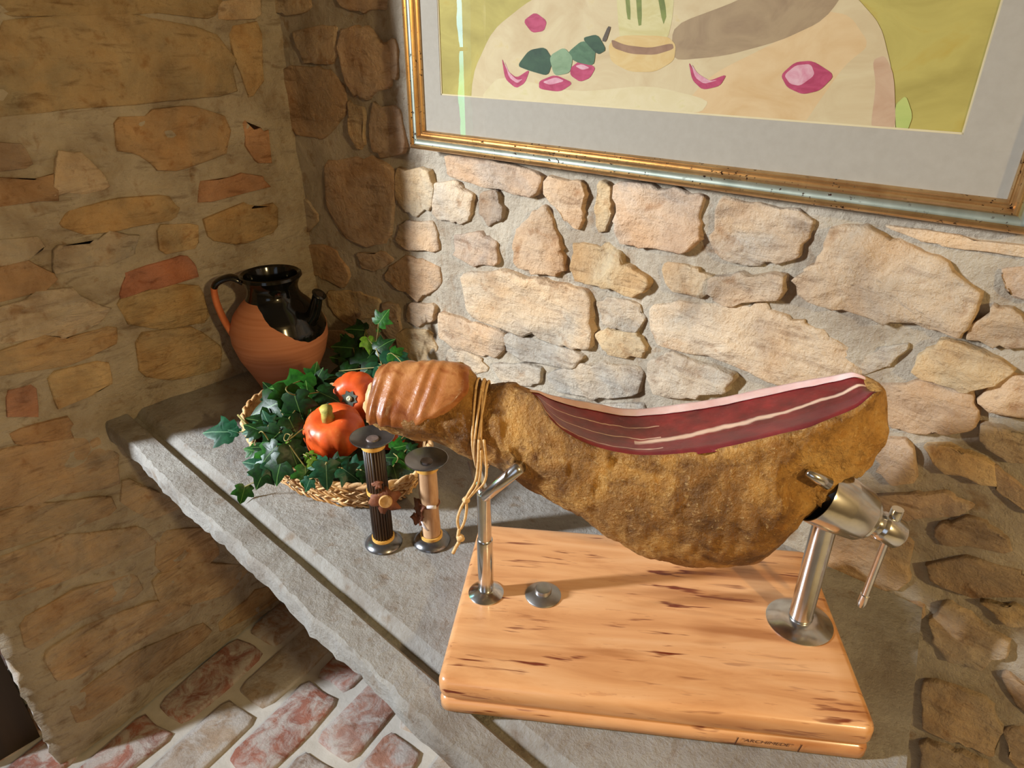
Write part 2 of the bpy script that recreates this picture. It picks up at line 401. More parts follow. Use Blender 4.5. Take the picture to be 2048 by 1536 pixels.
LEFT = [
 ([(-30,45),(200,32),(420,60),(472,130),(462,190),(300,207),(100,226),(-30,234)], (176,152,110), .014),
 ([(-30,-30),(250,-30),(440,-6),(432,40),(300,26),(-30,34)], (180,156,112), .012),
 ([(430,8),(516,-14),(521,36),(440,42)], None, .01),
 ([(458,60),(521,50),(529,152),(500,202),(475,132)], YL, .01),
 ([(228,236),(290,224),(380,210),(442,226),(467,266),(440,312),(358,347),(308,332),(278,306),(223,302)], (178,140,96), .014),
 ([(480,235),(530,250),(546,322),(510,332),(490,282)], (204,146,108), .010),
 ([(108,302),(150,290),(217,352),(222,377),(150,397),(103,387)], LT, .013),
 ([(-30,282),(50,290),(62,332),(-30,345)], DK, .012),
 ([(-30,352),(90,350),(112,376),(105,402),(-30,420)], BR_, .014),
 ([(388,365),(470,346),(532,354),(532,376),(400,411)], (190,130,96), .010),
 ([(130,426),(220,400),(330,390),(362,410),(356,437),(250,462),(150,472),(123,450)], (182,146,92), .012),
 ([(310,452),(390,446),(396,491),(320,507)], YL, .010),
 ([(410,430),(500,401),(556,405),(559,461),(480,492),(410,482)], (186,150,96), .012),
 ([(-30,482),(60,474),(102,494),(60,521),(-30,534)], G, .012),
 ([(90,492),(200,470),(276,464),(280,502),(200,537),(100,542)], G, .013),
 ([(227,548),(300,525),(370,509),(389,530),(386,556),(300,581),(240,596)], RD, .014),
 ([(-30,540),(70,516),(112,550),(80,592),(-30,606)], BR_, .014),
 ([(-30,616),(60,592),(150,580),(222,610),(200,652),(90,672),(-30,696)], G, .016),
 ([(230,602),(330,571),(402,575),(422,642),(330,662),(250,642)], (190,160,104), .012),
 ([(-30,708),(120,671),(232,650),(242,681),(160,722),(-30,752)], (190,160,120), .014),
 ([(268,672),(400,650),(447,700),(432,742),(350,762),(278,752)], (176,150,104), .012),
 ([(88,746),(210,720),(227,762),(200,787),(110,812)], YL, .012),
 ([(8,785),(70,769),(80,826),(18,838)], (176,108,86), .012),
 ([(18,862),(130,830),(152,850),(142,880),(28,893)], BR_, .014),
 ([(-30,905),(180,870),(240,920),(236,975),(100,1000),(-30,1020)], (190,150,118), .016),
 ([(-30,1030),(90,1004),(220,988),(232,1022),(100,1072),(-30,1110)], BR_, .016),
 ([(242,950),(330,980),(362,1012),(300,1042),(240,1012)], None, .012),
 ([(-30,1125),(150,1060),(300,1048),(312,1092),(160,1152),(-10,1212)], (190,152,118), .017),
 ([(318,1060),(400,1050),(452,1102),(400,1142),(308,1142)], (182,146,104), .013),
 ([(22,1244),(170,1170),(280,1140),(292,1182),(122,1262),(52,1302)], BR_, .018),
 ([(298,1152),(420,1120),(502,1130),(472,1182),(330,1222)], (184,150,106), .013),
 ([(75,1312),(200,1240),(310,1200),(402,1210),(250,1302),(115,1372)], (186,150,112), .018),
 ([(128,1395),(300,1290),(402,1240),(432,1262),(280,1372),(155,1455)], BR_, .016),
 ([(440,1240),(500,1190),(562,1160),(580,1182),(520,1222),(448,1262)], (196,160,104), .012),
]
for i, (poly, c, d) in enumerate(LEFT): stone(poly, 'left', d*(.5 if i < 23 else .34), c, 1, 500+i)
# more of the same rubble outside the picture, so that the wall goes on
def px_of(P):
    r = np.asarray(P) - CAM; h = np.array([r[:2] @ RH, r[:2] @ FH]); z_ = h[1]*cp - r[2]*sp
    return (1024 + FPX*h[0]/z_, 768 - FPX*(h[1]*sp + r[2]*cp)/z_) if z_ > .05 else (9e3, 9e3)
fr_ = random.Random(21); nfill = 0
for side in ('back', 'left'):
    z_ = .04
    while z_ < 2.6:
        hh = fr_.uniform(.07, .13); x_ = .02 if side == 'back' else -.72
        while x_ < (2.5 if side == 'back' else -.03):
            ww = fr_.uniform(.10, .24); cx, cz = x_ + ww/2, z_ + hh/2
            pts_ = []
            for k in range(9):
                a_ = 2*math.pi*k/9 + .2; s_ = max(abs(math.cos(a_)), abs(math.sin(a_)))**-.75
                pp, qq = cx + (ww/2 - .012)*math.cos(a_)*s_*fr_.uniform(.86, 1), cz + (hh/2 - .010)*math.sin(a_)*s_*fr_.uniform(.86, 1)
                pts_.append(BW0 + BE*pp + np.array([0, 0, qq]) if side == 'back' else np.array([left_off(pp, qq), pp, qq]))
            uv_ = [px_of(P) for P in pts_]
            off = all(u > 2085 for u, v in uv_) or all(v < -40 for u, v in uv_) or all(v > 1590 for u, v in uv_) or all(u < -40 for u, v in uv_)
            under = side == 'back' and cz + hh/2 < .78 and cx < 1.45 and any(True for _ in [0]) and not off
            inpic = side == 'back' and .40 < cx + ww/2 and cx - ww/2 < 1.56 and cz + hh/2 > 1.36 and cz - hh/2 < 2.3
            if (off and not inpic) or (under and all(u < 1830 for u, v in uv_)):
                stone(pts_, side, fr_.uniform(.008, .013), None, 1, 900 + nfill if side == 'back' else 510); nfill += 1
            x_ += ww + .012
        z_ += hh + .008
# ---- slit window in the left wall (seen mirrored in the picture glass)
t = NT('outdoor_view'); z = t.n('SeparateXYZ', i_0=t.n('NewGeometry').outputs['Position']).outputs[2]
nf = t.noise(t.pos(), 14, 4)
zz = t.math('ADD', z, t.math('MULTIPLY', nf, .16))
rc = t.ramp(t.math('MULTIPLY', t.math('SUBTRACT', zz, 1.2), 1.25, True), [(.0, (.06,.42,.08,1)), (.36, (.10,.55,.16,1)), (.5, (.16,.62,.50,1)), (.62, (.25,.70,.95,1)), (1, (.6,.88,1,1))])
em = t.n('Emission', i_0=rc, i_1=11.0); t.link(em.outputs[0], t.out.inputs[0]); M['view'] = t.m
win1 = empty('window_1', (-.2, -.80, 1.2), 'narrow slit window in the left stone wall', kind='structure')
mesh('outdoor_view', [(-.03,-.832,1.28),(-.03,-.768,1.28),(-.03,-.768,1.74),(-.03,-.832,1.74)], [(0,1,2,3)], M['view'], win1, smooth=False)
boxes('glazing_bar', [(-.028,-.012,-.832,-.768,1.573,1.583)], M['door_wood'], win1)
# ---- floor
floor = mesh('floor', [(-2.6,-2.8,-.006),(4.3,-2.8,-.006),(4.3,.3,-.006),(-2.6,.3,-.006)], [(0,1,2,3)], M['grout'], origin=(0,0,0), smooth=False)
floor['kind'] = 'structure'; floor['label'] = 'worn terracotta tile floor'
fa = math.radians(101.5); fe = np.array([math.cos(fa), math.sin(fa), 0]); fn_ = np.array([fe[1], -fe[0], 0])
TL, TW, GP = .30, .148, .022
rnd = random.Random(5)
TC = [(196,120,104), (188,108,96), (206,150,136), (204,190,178), (198,168,150), (184,120,110), (210,198,186)]
f0 = np.array([.011, -.846, 0])
for j in range(-4, 11):
    for i in range(-4, 6):
        c = f0 + fe*((i + .5*(j % 2))*TL) + fn_*((j + .5)*TW)
        if not (-.75 < c[0] < 1.5 and -1.35 < c[1] < .1): continue
        hl, hw = TL/2 - GP/2, TW/2 - GP/2
        out = []
        for sx, sy in ((-1,-1),(0,-1),(1,-1),(1,0),(1,1),(0,1),(-1,1),(-1,0)):
            out.append(c + fe*sx*(hl + rnd.uniform(-.01,.004)) + fn_*sy*(hw + rnd.uniform(-.01,.004)))
        out = chaikin(np.array(out), 1); m = len(out); V = []
        for s, h in ((1.0, -.006), (.985, .002), (.93, .0045), (.6, .005)):
            for p in out: q = c + (p-c)*s; V.append(q + np.array([0,0,h + (.0012*nz(q, 22) if h > 0 else 0)]))
        F = [(r*m+k, r*m+(k+1) % m, (r+1)*m+(k+1) % m, (r+1)*m+k) for r in range(3) for k in range(m)] + [tuple(3*m+k for k in range(m))]
        if np.cross(out[0]-c, out[1]-c)[2] < 0: F = [f[::-1] for f in F]
        o = mesh('floor_tile', V, F, M['tile'], floor, origin=c); tcq = TC[rnd.randrange(len(TC))]; o.color = lin(tuple(.75*a_ + .25*b_ for a_, b_ in zip(tcq, (204,196,188))), .9)
# ---- rest of the room, behind the camera
ceil = boxes('ceiling', [(-2.6, 4.3, -2.8, .3, 2.72, 2.8)], M['plaster'], origin=(0,0,0)); ceil['kind'] = 'structure'; ceil['label'] = 'plain plaster ceiling'
wr = boxes('wall_right', [(4.2, 4.3, -2.8, .3, 0, 2.72)], M['plaster'], origin=(0,0,0)); wr['kind'] = 'structure'; wr['label'] = 'plain plaster wall on the far right'
wb2 = boxes('wall_back_right', [(2.55, 4.3, .08, .18, 0, 2.72)], M['plaster'], origin=(0,0,0)); wb2['kind'] = 'structure'; wb2['label'] = 'plain plaster stretch of wall beyond the stonework'
wl2 = boxes('wall_left_far', [(-2.6, -2.5, -2.8, .3, 0, 2.72), (-2.6, -.45, .0, .1, 0, 2.72)], M['plaster'], origin=(0,0,0)); wl2['kind'] = 'structure'; wl2['label'] = 'plain plaster wall beyond the doorway'
def holed(x0, x1, z0, z1, holes):
    xs = sorted({x0, x1} | {h[0] for h in holes} | {h[1] for h in holes}); zs = sorted({z0, z1} | {h[2] for h in holes} | {h[3] for h in holes}); L = []
    for a, b in zip(xs, xs[1:]):
        for c, d in zip(zs, zs[1:]):
            if not any(h[0] <= a and b <= h[1] and h[2] <= c and d <= h[3] for h in holes): L.append((a, b, -2.75, -2.6, c, d))
    return L
wf = boxes('wall_front', holed(-2.6, 4.3, 0, 2.72, [(-.87,-.73,1.94,2.46), (1.48,2.52,.98,2.12)]), M['plaster'], origin=(0,0,0)); wf['kind'] = 'structure'; wf['label'] = 'plaster wall behind the viewer with a narrow window and an added wide opening'
for n_, (a, b, c, d) in enumerate([(-.87,-.73,1.94,2.46), (1.48,2.52,.98,2.12)]):
    w = boxes('window_%d' % (n_+2), [(a, b, -2.70, -2.66, c, c+.02), (a, b, -2.70, -2.66, d-.02, d), (a, a+.02, -2.70, -2.66, c, d), (b-.02, b, -2.70, -2.66, c, d)], M['door_wood'], origin=((a+b)/2, -2.68, c))
    w['kind'] = 'structure'; w['label'] = ['tall narrow window high in the front wall', 'wide window added to the front wall to let in fill light'][n_]  # the wide opening is an added one, letting sky light in as fill
dj = boxes('gap_shade_block', [(-.44, -.13, -1.05, JY-.008, 0, 1.15)], M['door_wood'], origin=(-.28, -.98, 0)); dj['kind'] = 'structure'; dj['label'] = 'added dark block standing for the shade beside the broken wall corner'  # added block, its near-black colour stands for shade in the gap
# ================================================================== stone shelf
prof = [(-.560,.806), (-.586,.808), (-.596,.815), (-.5965,.842), (-.5945,.8505), (-.590,.8540), (-.584,.8548), (-.549,.855), (-.5455,.852), (-.542,.840), (-.5365,.8365), (-.531,.8385), (-.523,.848), (-.513,.8545), (-.503,.8552), (-.49,.855)] + [(y, .855) for y in np.arange(-.47, -.01, .02)] + [(-.0, .855), (.03, .855), (.03, .80)]
xs = list(np.arange(-.11, 1.50, .0125)); nx = len(xs); V, F = [], []
for i, x in enumerate(xs):
    for k, (y, z) in enumerate(prof):
        P = np.array([x, y, z])
        if x > 1.4: P[0] = 1.4 + (x - 1.4)*((1.495 - .22*y) - 1.4)/.1
        e = 1.0 if k < 6 else (.5 if k == 6 else .0)
        P[1] += e*(.006*nz((x, 0, z*.3), 6) + .005*nz((x, 3, z), 21) + .004*nz((x, 7, z), 60))
        if 0 < k < 5: P[2] += .003*nz((x, 5, z), 24)
        if 7 <= k <= 14: P[1] += .0025*nz((x, 9, 0), 9)
        if k >= 6 and k < len(prof)-1: P[2] -= .0003 + .0012*abs(fbm(P, 16, 3))
        V.append(P)
np_ = len(prof)
for i in range(nx-1):
    for k in range(np_): a, b = i*np_+k, i*np_+(k+1) % np_; F.append((a, b, b+np_, a+np_))
F.append(tuple(range(np_))); F.append(tuple((nx-1)*np_+k for k in range(np_))[::-1])
shelf = mesh('stone_shelf', V, [f[::-1] for f in F], M['slab'], origin=(.7, -.3, .80))
tag(shelf, 'grey stone shelf slab with a chipped front edge and a carved drip groove', 'shelf')
autos(shelf, 24)
# ================================================================== ham stand
O2 = np.array([1.204, -.301]); A2 = np.array([math.cos(math.radians(35.5)), math.sin(math.radians(35.5))]); B2 = np.array([-A2[1], A2[0]])
def lw3(s, d, z): p = O2 + A2*s + B2*d; return np.array([p[0], p[1], z])
def loc(u, v, d):
    P = on_plane(u, v, (*(O2 + B2*d), 0), (B2[0], B2[1], 0)); return (P[:2] - O2) @ A2, P[2]
def at(u, v, d): s, z = loc(u, v, d); return lw3(s, d, z)
TOP = .910
t = NT('varnished_board_wood')
mp = t.n('Mapping'); t.link(t.n('NewGeometry').outputs['Position'], mp.inputs[0]); mp.inputs['Rotation'].default_value = (0, 0, -math.radians(35.5))
q = t.n('Mapping'); t.link(mp.outputs[0], q.inputs[0]); q.inputs['Scale'].default_value = (.14, 1, .6); g = q.outputs[0]
w1 = t.noise(g, 34, 6, .6, .6); w2 = t.noise(g, 120, 4, .6)
c = t.ramp(w1, [(.28, lin((194,132,82))), (.5, lin((218,160,108))), (.75, lin((230,180,132)))])
grey = t.ramp(t.noise(g, 20, 3, .5, .3), [(.56, (1,1,1,1)), (.66, lin((206,186,166)))]); c = t.mix(.9, c, grey, 'MULTIPLY')
q2 = t.n('Mapping'); t.link(mp.outputs[0], q2.inputs[0]); q2.inputs['Scale'].default_value = (.10, 1, 1); q2.inputs['Location'].default_value = (.37, .2, 0)
str_ = t.noise(q2.outputs[0], 95, 3, .6, .25); big = t.noise(mp.outputs[0], 5.5, 2)
k = t.math('MULTIPLY', t.ramp(str_, [(.595, (0,0,0,1)), (.66, (1,1,1,1))]), t.ramp(big, [(.40, (.1,.1,.1,1)), (.56, (1,1,1,1))]))
c = t.mix(k, c, lin((112,42,18))); c = t.mix(t.math('MULTIPLY', t.math('GREATER_THAN', w2, .66), .25), c, lin((150,80,40)))
M['board'] = t.bsdf(c, .32, 0, w2, .04, .001, coat=.35)
stand = empty('ham_stand', lw3(0, 0, .855), 'wooden ham stand with steel fork post and screw clamp on the stone shelf', 'ham stand')
def rrect(hx, hy, r, n=6):
    out = []
    for cx, cy, a0 in ((hx-r, hy-r, 0), (-hx+r, hy-r, 90), (-hx+r, -hy+r, 180), (hx-r, -hy+r, 270)):
        for k in range(n+1):
            a = math.radians(a0 + 90*k/n); out.append((cx + r*math.cos(a), cy + r*math.sin(a)))
    return out
HX, HY = .2555, .1525
lv = [(-.004,.8552,0), (0,.8575,0), (.0,.868,0), (-.0015,.872,0), (-.004,.8745,0), (-.0065,.8765,0), (-.004,.8785,0), (-.0012,.881,0), (.0005,.886,0), (.0005,.900,0), (-.0012,.905,0), (-.0045,.9085,0), (-.009,.910,0), (-.03,.910,0)]
V, F = [], []; m = None
for ins, z, _ in lv:
    R = rrect(HX+ins, HY+ins, max(.004, .014+ins)); m = len(R)
    for x, y in R: V.append(lw3(x, y, z))
for i in range(len(lv)-1):
    for k in range(m): a, b = i*m+k, i*m+(k+1) % m; F.append((a, b, b+m, a+m))
F.append(tuple((len(lv)-1)*m+k for k in range(m))); F.append(tuple(range(m))[::-1])
board = mesh('board', V, F, M['board'], stand)
# printed mark on the front edge
M['ink'] = simple('dark_ink', lin((70,34,16)), lin((84,44,22)), 30, .7, bstr=0)
sa, _ = loc(1484, 1482, -HY); sb, _ = loc(1586, 1494, -HY)
def text(name, body, s0, s1, z0, h, mat, shear=.28):
    cu = bpy.data.curves.new(name, 'FONT'); cu.body = body; cu.size = 1.0; cu.shear = shear; cu.extrude = 0.0
    to = bpy.data.objects.new(name, cu); COL.objects.link(to)
    dg = bpy.context.evaluated_depsgraph_get(); dg.update()
    me = bpy.data.meshes.new_from_object(to.evaluated_get(dg)); bpy.data.objects.remove(to)
    P = np.array([v.co[:] for v in me.vertices]); fs = [tuple(p.vertices) for p in me.polygons]
    x0, x1 = P[:,0].min(), P[:,0].max(); y1 = P[:,1].max()
    W_ = [lw3(s0 + (p[0]-x0)/(x1-x0)*(s1-s0), -HY-.0009, z0 + p[1]/y1*h) for p in P]
    bpy.data.meshes.remove(me)
    return mesh(name, W_, fs, mat, board, smooth=False)
text('lettering', '"ARCHIMEDE"', sa, sb, .8652, .0052, M['ink'])
for s_ in (sa-.008, sb+.006):
    mesh('mark_line', [lw3(s_, -HY-.0008, .857), lw3(s_+.0011, -HY-.0008, .857), lw3(s_+.0035, -HY-.0008, .8712), lw3(s_+.0024, -HY-.0008, .8712)], [(0,1,2,3)], M['ink'], board, smooth=False)
# fork post
pc = lw3(-.2195, .0, TOP)
post = lathe('fork_post', [(.0001,.006),(.0095,.006),(.0108,.010),(.0108,.094),(.0102,.097),(.0092,.098),(.0092,.172),(.0001,.172)], M['steel'], stand, c=pc, n=32)
lathe('flange', [(.0248,0),(.0248,.0012),(.0236,.0022),(.0165,.0062),(.0125,.0080),(.0115,.0085),(.0001,.0085)], M['steel'], post, c=pc, n=48)
tp = pc + np.array([0,0,.166])
e1 = at(1040, 934, -.052); e2 = at(946, 923, .040)
tubes('fork_arm', [([tp + (tp-e1)*.04, tp, e1], .0078)], M['steel'], post, n=20)
tubes('fork_arm', [([tp + (tp-e2)*.04, tp, e2], .0078)], M['steel'], post, n=20)
# screw cap
cc = lw3(-.1395, .006, TOP)
lathe('cap', [(.0252,0),(.0252,.0012),(.024,.0022),(.0148,.0060),(.0118,.0068),(.0118,.0115),(.011,.0130),(.0098,.0136),(.0001,.0136)], M['steel_dull'], stand, c=cc, n=48)
# clamp post
rc_ = lw3(.205, .002, TOP)
rp = lathe('clamp_post', [(.0001,.008),(.0138,.008),(.0155,.011),(.0155,.0145),(.0146,.016),(.0146,.178),(.0001,.178)], M['steel'], stand, c=rc_, n=40)
lathe('flange', [(.0425,0),(.0425,.0012),(.041,.0022),(.026,.0085),(.0195,.0100),(.0001,.0100)], M['steel'], rp, c=rc_, n=56)
CD = -.030
s0, z0 = loc(1634, 986, CD); s1, z1 = loc(1795, 1068, CD)
p0, p1 = lw3(s0, CD, z0), lw3(s1, CD, z1); ax = p1 - p0; LN = np.linalg.norm(ax)
def cpf(r, f): return (r, f*LN)
cup = lathe('clamp_cup', [cpf(.0335,0), cpf(.0352,-.004), cpf(.0356,.02), cpf(.0354,.26), cpf(.0350,.28), cpf(.0310,.53), cpf(.0300,.545), cpf(.0268,.55), cpf(.0262,.60), cpf(.0215,.645), cpf(.0165,.69), cpf(.0150,.74), cpf(.0001,.74)], M['steel'], stand, c=p0, axis=ax, n=56)
V, F = lathe_vf([cpf(.0335,0), cpf(.032,.4), cpf(.0001,.42)], 40, p0, ax)
mesh('cup_lining', V, [f[::-1] for f in F], M['steel_dull'], cup)
kn = lathe('clamp_screw', [cpf(.0148,.70), cpf(.0148,.745), cpf(.0172,.775), cpf(.0178,.79), cpf(.0178,.99), cpf(.0168,1.005), cpf(.0001,1.005)], M['steel'], stand, c=p0, axis=ax, n=40)
axn = ax/LN
h0 = at(1796, 1018, CD); h1 = at(1722, 1212, CD); hd = (h1-h0)/np.linalg.norm(h1-h0)
V, F = lathe_vf([(.0001,0),(.0066,0),(.0070,.002),(.0070,.018),(.0055,.021),(.0045,.023),(.0045,np.linalg.norm(h1-h0)-.02),(.0056,np.linalg.norm(h1-h0)-.019),(.0060,np.linalg.norm(h1-h0)-.008),(.0042,np.linalg.norm(h1-h0)),(.0001,np.linalg.norm(h1-h0)+.001)], 24, h0, hd)
autos(mesh('clamp_handle', V, F, M['steel'], kn))
# gripping pin pointing into the meat
g0 = at(1614, 944, -.064); g1 = at(1656, 967, -.060)
tubes('clamp_jaw', [([g0, (g0+g1)/2, g1], [.004,.0065,.0075])], M['steel'], cup, n=12)
# ================================================================== cured ham
# stations: u, v_top(back edge), v_front(front edge of cut or None), v_bottom, half depth
ST = [(746,808,None,846,.012),(752,776,None,856,.030),(764,752,None,866,.040),(790,742,None,876,.045),(830,739,None,890,.047),(880,738,None,900,.048),(925,741,None,921,.047),(948,757,None,930,.043),(962,776,None,934,.039),(990,777,None,943,.040),(1030,777,None,967,.045),(1070,784,790,990,.050),(1110,796,846,1009,.056),(1170,806,887,1042,.062),(1240,818,907,1086,.067),(1300,816,910,1115,.071),(1400,803,896,1139,.076),(1500,784,868,1138,.078),(1560,772,850,1107,.076),(1610,763,832,1072,.064),(1660,754,812,1040,.052),(1705,747,783,990,.044),(1740,775,None,945,.036),(1758,820,None,910,.024),(1765,856,None,880,.006)]
secs = []
for u, vt, vf, vb, W in ST:
    s, _ = loc(u, (vt+vb)/2, 0)
    if vf is None: db, df = .32*W, .32*W; zb = loc(u, vt, .1*W)[1]; zf = zb
    else:
        k = min(1, (vf-vt)/60.0); db, df = .32*W + .56*W*k, .32*W + .50*W*k
        zb = loc(u, vt, db)[1]; zf = loc(u, vf, -df)[1]
    zo = loc(u, vb, -.02)[1]
    secs.append([s, db, zb, -df, zf, zo, W, 1.0 if vf else 0.0])
secs = np.array(secs)
N_ = 260
fine = catmull(secs, 8); sl = np.concatenate([[0], np.cumsum(np.abs(np.diff(fine[:,0])))])
fine = np.array([[np.interp(x, sl, fine[:,k]) for k in range(8)] for x in np.linspace(0, sl[-1], N_)])
KC, KR = 10, 44
def loop(r):
    s, db, zb, nf, zf, zo, W, _ = r; h = max(zb, zf) - zo
    ctl = np.array([(nf, zf), (-W*.97, zo+.60*(zf-zo)), (-W*.86, zo+.32*(zf-zo)), (-W*.45, zo+.07*h), (.05*W, zo), (W*.55, zo+.10*h), (W*.92, zo+.38*h), (W*1.0, zo+.66*(zb-zo)), (db, zb)])
    rind = catmull(ctl, 12); L_ = np.concatenate([[0], np.cumsum(np.linalg.norm(np.diff(rind, axis=0), axis=1))])
    rind = np.array([[np.interp(x, L_, rind[:,k]) for k in (0,1)] for x in np.linspace(0, L_[-1], KR)])
    tt = np.linspace(0, 1, KC+1)[1:-1]
    bul = .12*W*(1 - r[7])
    chord = np.array([[db + (nf-db)*x, zb + (zf-zb)*x + bul*math.sin(math.pi*x) - .006*r[7]*math.sin(math.pi*x)] for x in tt])
    return np.vstack([rind, chord])
ham = empty('cured_ham', lw3(-.02, 0, .985), 'cured ham leg with a sliced red face, clamped in the wooden stand', 'ham')
PITS = [(1604,836,-.045,.010,.016),(1592,842,-.05,.006,.008),(1420,903,-.066,.007,.010),(1404,906,-.066,.006,.006),(1638,915,-.055,.008,.010),(1655,935,-.05,.010,.014),(1600,955,-.06,.008,.008)]
PW = {(u, v): at(u, v, d) for u, v, d, _, _ in PITS}
LP = [loop(r) for r in fine]; nl = len(LP[0]); V, F = [], []
for i, (r, L_) in enumerate(zip(fine, LP)):
    cm = L_.mean(0)
    for j, (d, z) in enumerate(L_):
        P = lw3(r[0], d, z)
        o = (L_[j]-cm)/(np.linalg.norm(L_[j]-cm)+1e-9)
        k = .0045*fbm(P, 22, 3) + .0022*fbm(P, 70, 3)
        if j >= KR-1 or j == 0: k *= (1-r[7])
        # hip pit beside the clamp
        pd = np.linalg.norm((P - at(1622, 975, -.07))*np.array([1,1,.8])); k -= .022*math.exp(-(pd/.022)**2)
        for pu, pv, pdp, pr2, pa in PITS: k -= pa*math.exp(-(np.linalg.norm(P - PW[(pu, pv)])/pr2)**2)
        Q = lw3(r[0] + .3*k, d + o[0]*k, z + o[1]*k - (.0015*r[7] if j > KR-1 else 0))
        w_ = Q - p0; ta = w_ @ axn; dq = (Q[:2] - O2) @ B2; a_s = np.array([A2[0], A2[1], 0])*(axn[:2] @ A2) + np.array([0, 0, axn[2]])
        n_s = np.array([-A2[0]*axn[2], -A2[1]*axn[2], axn[:2] @ A2]); pv = w_ @ n_s      # height over the clamp axis
        rad = abs(pv) if dq < CD else math.hypot(pv, dq - CD)
        if ta > .003 and (rad < .0385 or -.10 < pv < 0): Q = Q - axn*(ta - .003)
        V.append(Q)
for i in range(N_-1):
    for j in range(nl): a, b = i*nl+j, i*nl+(j+1) % nl; F.append((a, a+nl, b+nl, b))
F.append(tuple(range(nl))); F.append(tuple((N_-1)*nl+j for j in range(nl))[::-1])
t = NT('ham_rind'); p = t.pos(); n1 = t.noise(p, 12, 6, .65, .5); n2 = t.noise(p, 48, 7, .7, .3); n3 = t.noise(p, 190, 4)
c = t.ramp(n1, [(.28, lin((100,66,28))), (.46, lin((148,104,50))), (.6, lin((190,142,74))), (.78, lin((222,182,116)))])
c = t.mix(.8, c, t.ramp(n2, [(.28, lin((120,82,44))), (.5, (1,1,1,1)), (.72, lin((255,236,190)))]), 'MULTIPLY')
c = t.mix(t.math('MULTIPLY', t.math('GREATER_THAN', n3, .63), .35), c, lin((226,190,130)))
M['rind'] = t.bsdf(c, .62, 0, t.math('ADD', n2, t.math('MULTIPLY', n3, .6)), .9, .010, spec=.35)
mesh('rind', V, F, M['rind'], ham)
# sliced face and its rim of fat
idx = [i for i, r in enumerate(fine) if r[7] > .35]
def cut(name, t0, t1, up, mat, nn=14):
    V, F, U = [], [], []
    for a, i in enumerate(idx):
        r = fine[i]; x = a/(len(idx)-1)
        for k in range(nn+1):
            tt = t0 + (t1-t0)*k/nn                 # 0 front .. 1 back
            d = r[3] + (r[1]-r[3])*tt; z = r[4] + (r[2]-r[4])*tt - .006*math.sin(math.pi*tt) + up
            edge = min(a, len(idx)-1-a)/7.0
            if edge < 1: z -= .004*(1-edge)
            if tt <= 0.001 or tt >= .999: z -= up + .003
            P = lw3(r[0], d, z); P[2] += .0008*fbm(P, 40, 2); V.append(P); U.append((x, tt))
    m_ = nn+1
    for a in range(len(idx)-1):
        for k in range(nn): q_ = a*m_+k; F.append((q_, q_+m_, q_+m_+1, q_+1))
    return mesh(name, V, F, mat, ham, uvs=U)
t = NT('sliced_ham_meat'); uv = t.n('TexCoord').outputs['UV']; sx = t.n('SeparateXYZ', i_0=uv); ux, uy = sx.outputs[0], sx.outputs[1]
p = t.pos(); n1 = t.noise(p, 30, 5); n2 = t.noise(p, 150, 5, .7)
c = t.ramp(n1, [(.3, lin((84,14,20))), (.55, lin((120,24,28))), (.75, lin((150,38,40)))])
wob = t.math('MULTIPLY', t.math('SUBTRACT', t.noise(p, 9, 4), .5), .30)
def seam(t, center_a, center_b, w):
    cen = t.math('ADD', t.math('MULTIPLY', ux, center_b-center_a), center_a)
    d = t.math('ABSOLUTE', t.math('SUBTRACT', t.math('ADD', uy, wob), cen))
    return t.math('SUBTRACT', 1.0, t.math('DIVIDE', d, w), True)
s1_ = seam(t, .16, .56, .05); s2_ = seam(t, .36, .42, .012); s3_ = seam(t, .62, .60, .010); s4_ = seam(t, .02, .40, .012)
left = t.math('LESS_THAN', ux, .42); mid = t.math('MULTIPLY', t.math('GREATER_THAN', ux, .34), t.math('LESS_THAN', ux, .98))
fat = t.math('MAXIMUM', t.math('MULTIPLY', s1_, mid), t.math('MAXIMUM', t.math('MULTIPLY', s4_, left), t.math('MULTIPLY', t.math('MAXIMUM', s2_, s3_), left)))
c = t.mix(t.math('MULTIPLY', fat, 1.6, True), c, lin((222,186,160)))
c = t.mix(t.math('MULTIPLY', t.ramp(n2, [(.6, (0,0,0,1)), (.8, (1,1,1,1))]), .35), c, lin((200,130,130)))
low = t.math('MULTIPLY', t.math('LESS_THAN', uy, .30), .35); c = t.mix(low, c, lin((104,44,54)))
M['meat'] = t.bsdf(c, .38, 0, n2, .15, .002, coat=.15, sss=.1)
M['fat'] = simple('pale_ham_fat', lin((214,164,156)), lin((232,202,194)), 26, .45, bstr=.15, sss=.2)
cut('sliced_face', .0, .84, .0022, M['meat'], 16); cut('fat_rim', .835, 1.0, .0032, M['fat'], 6)
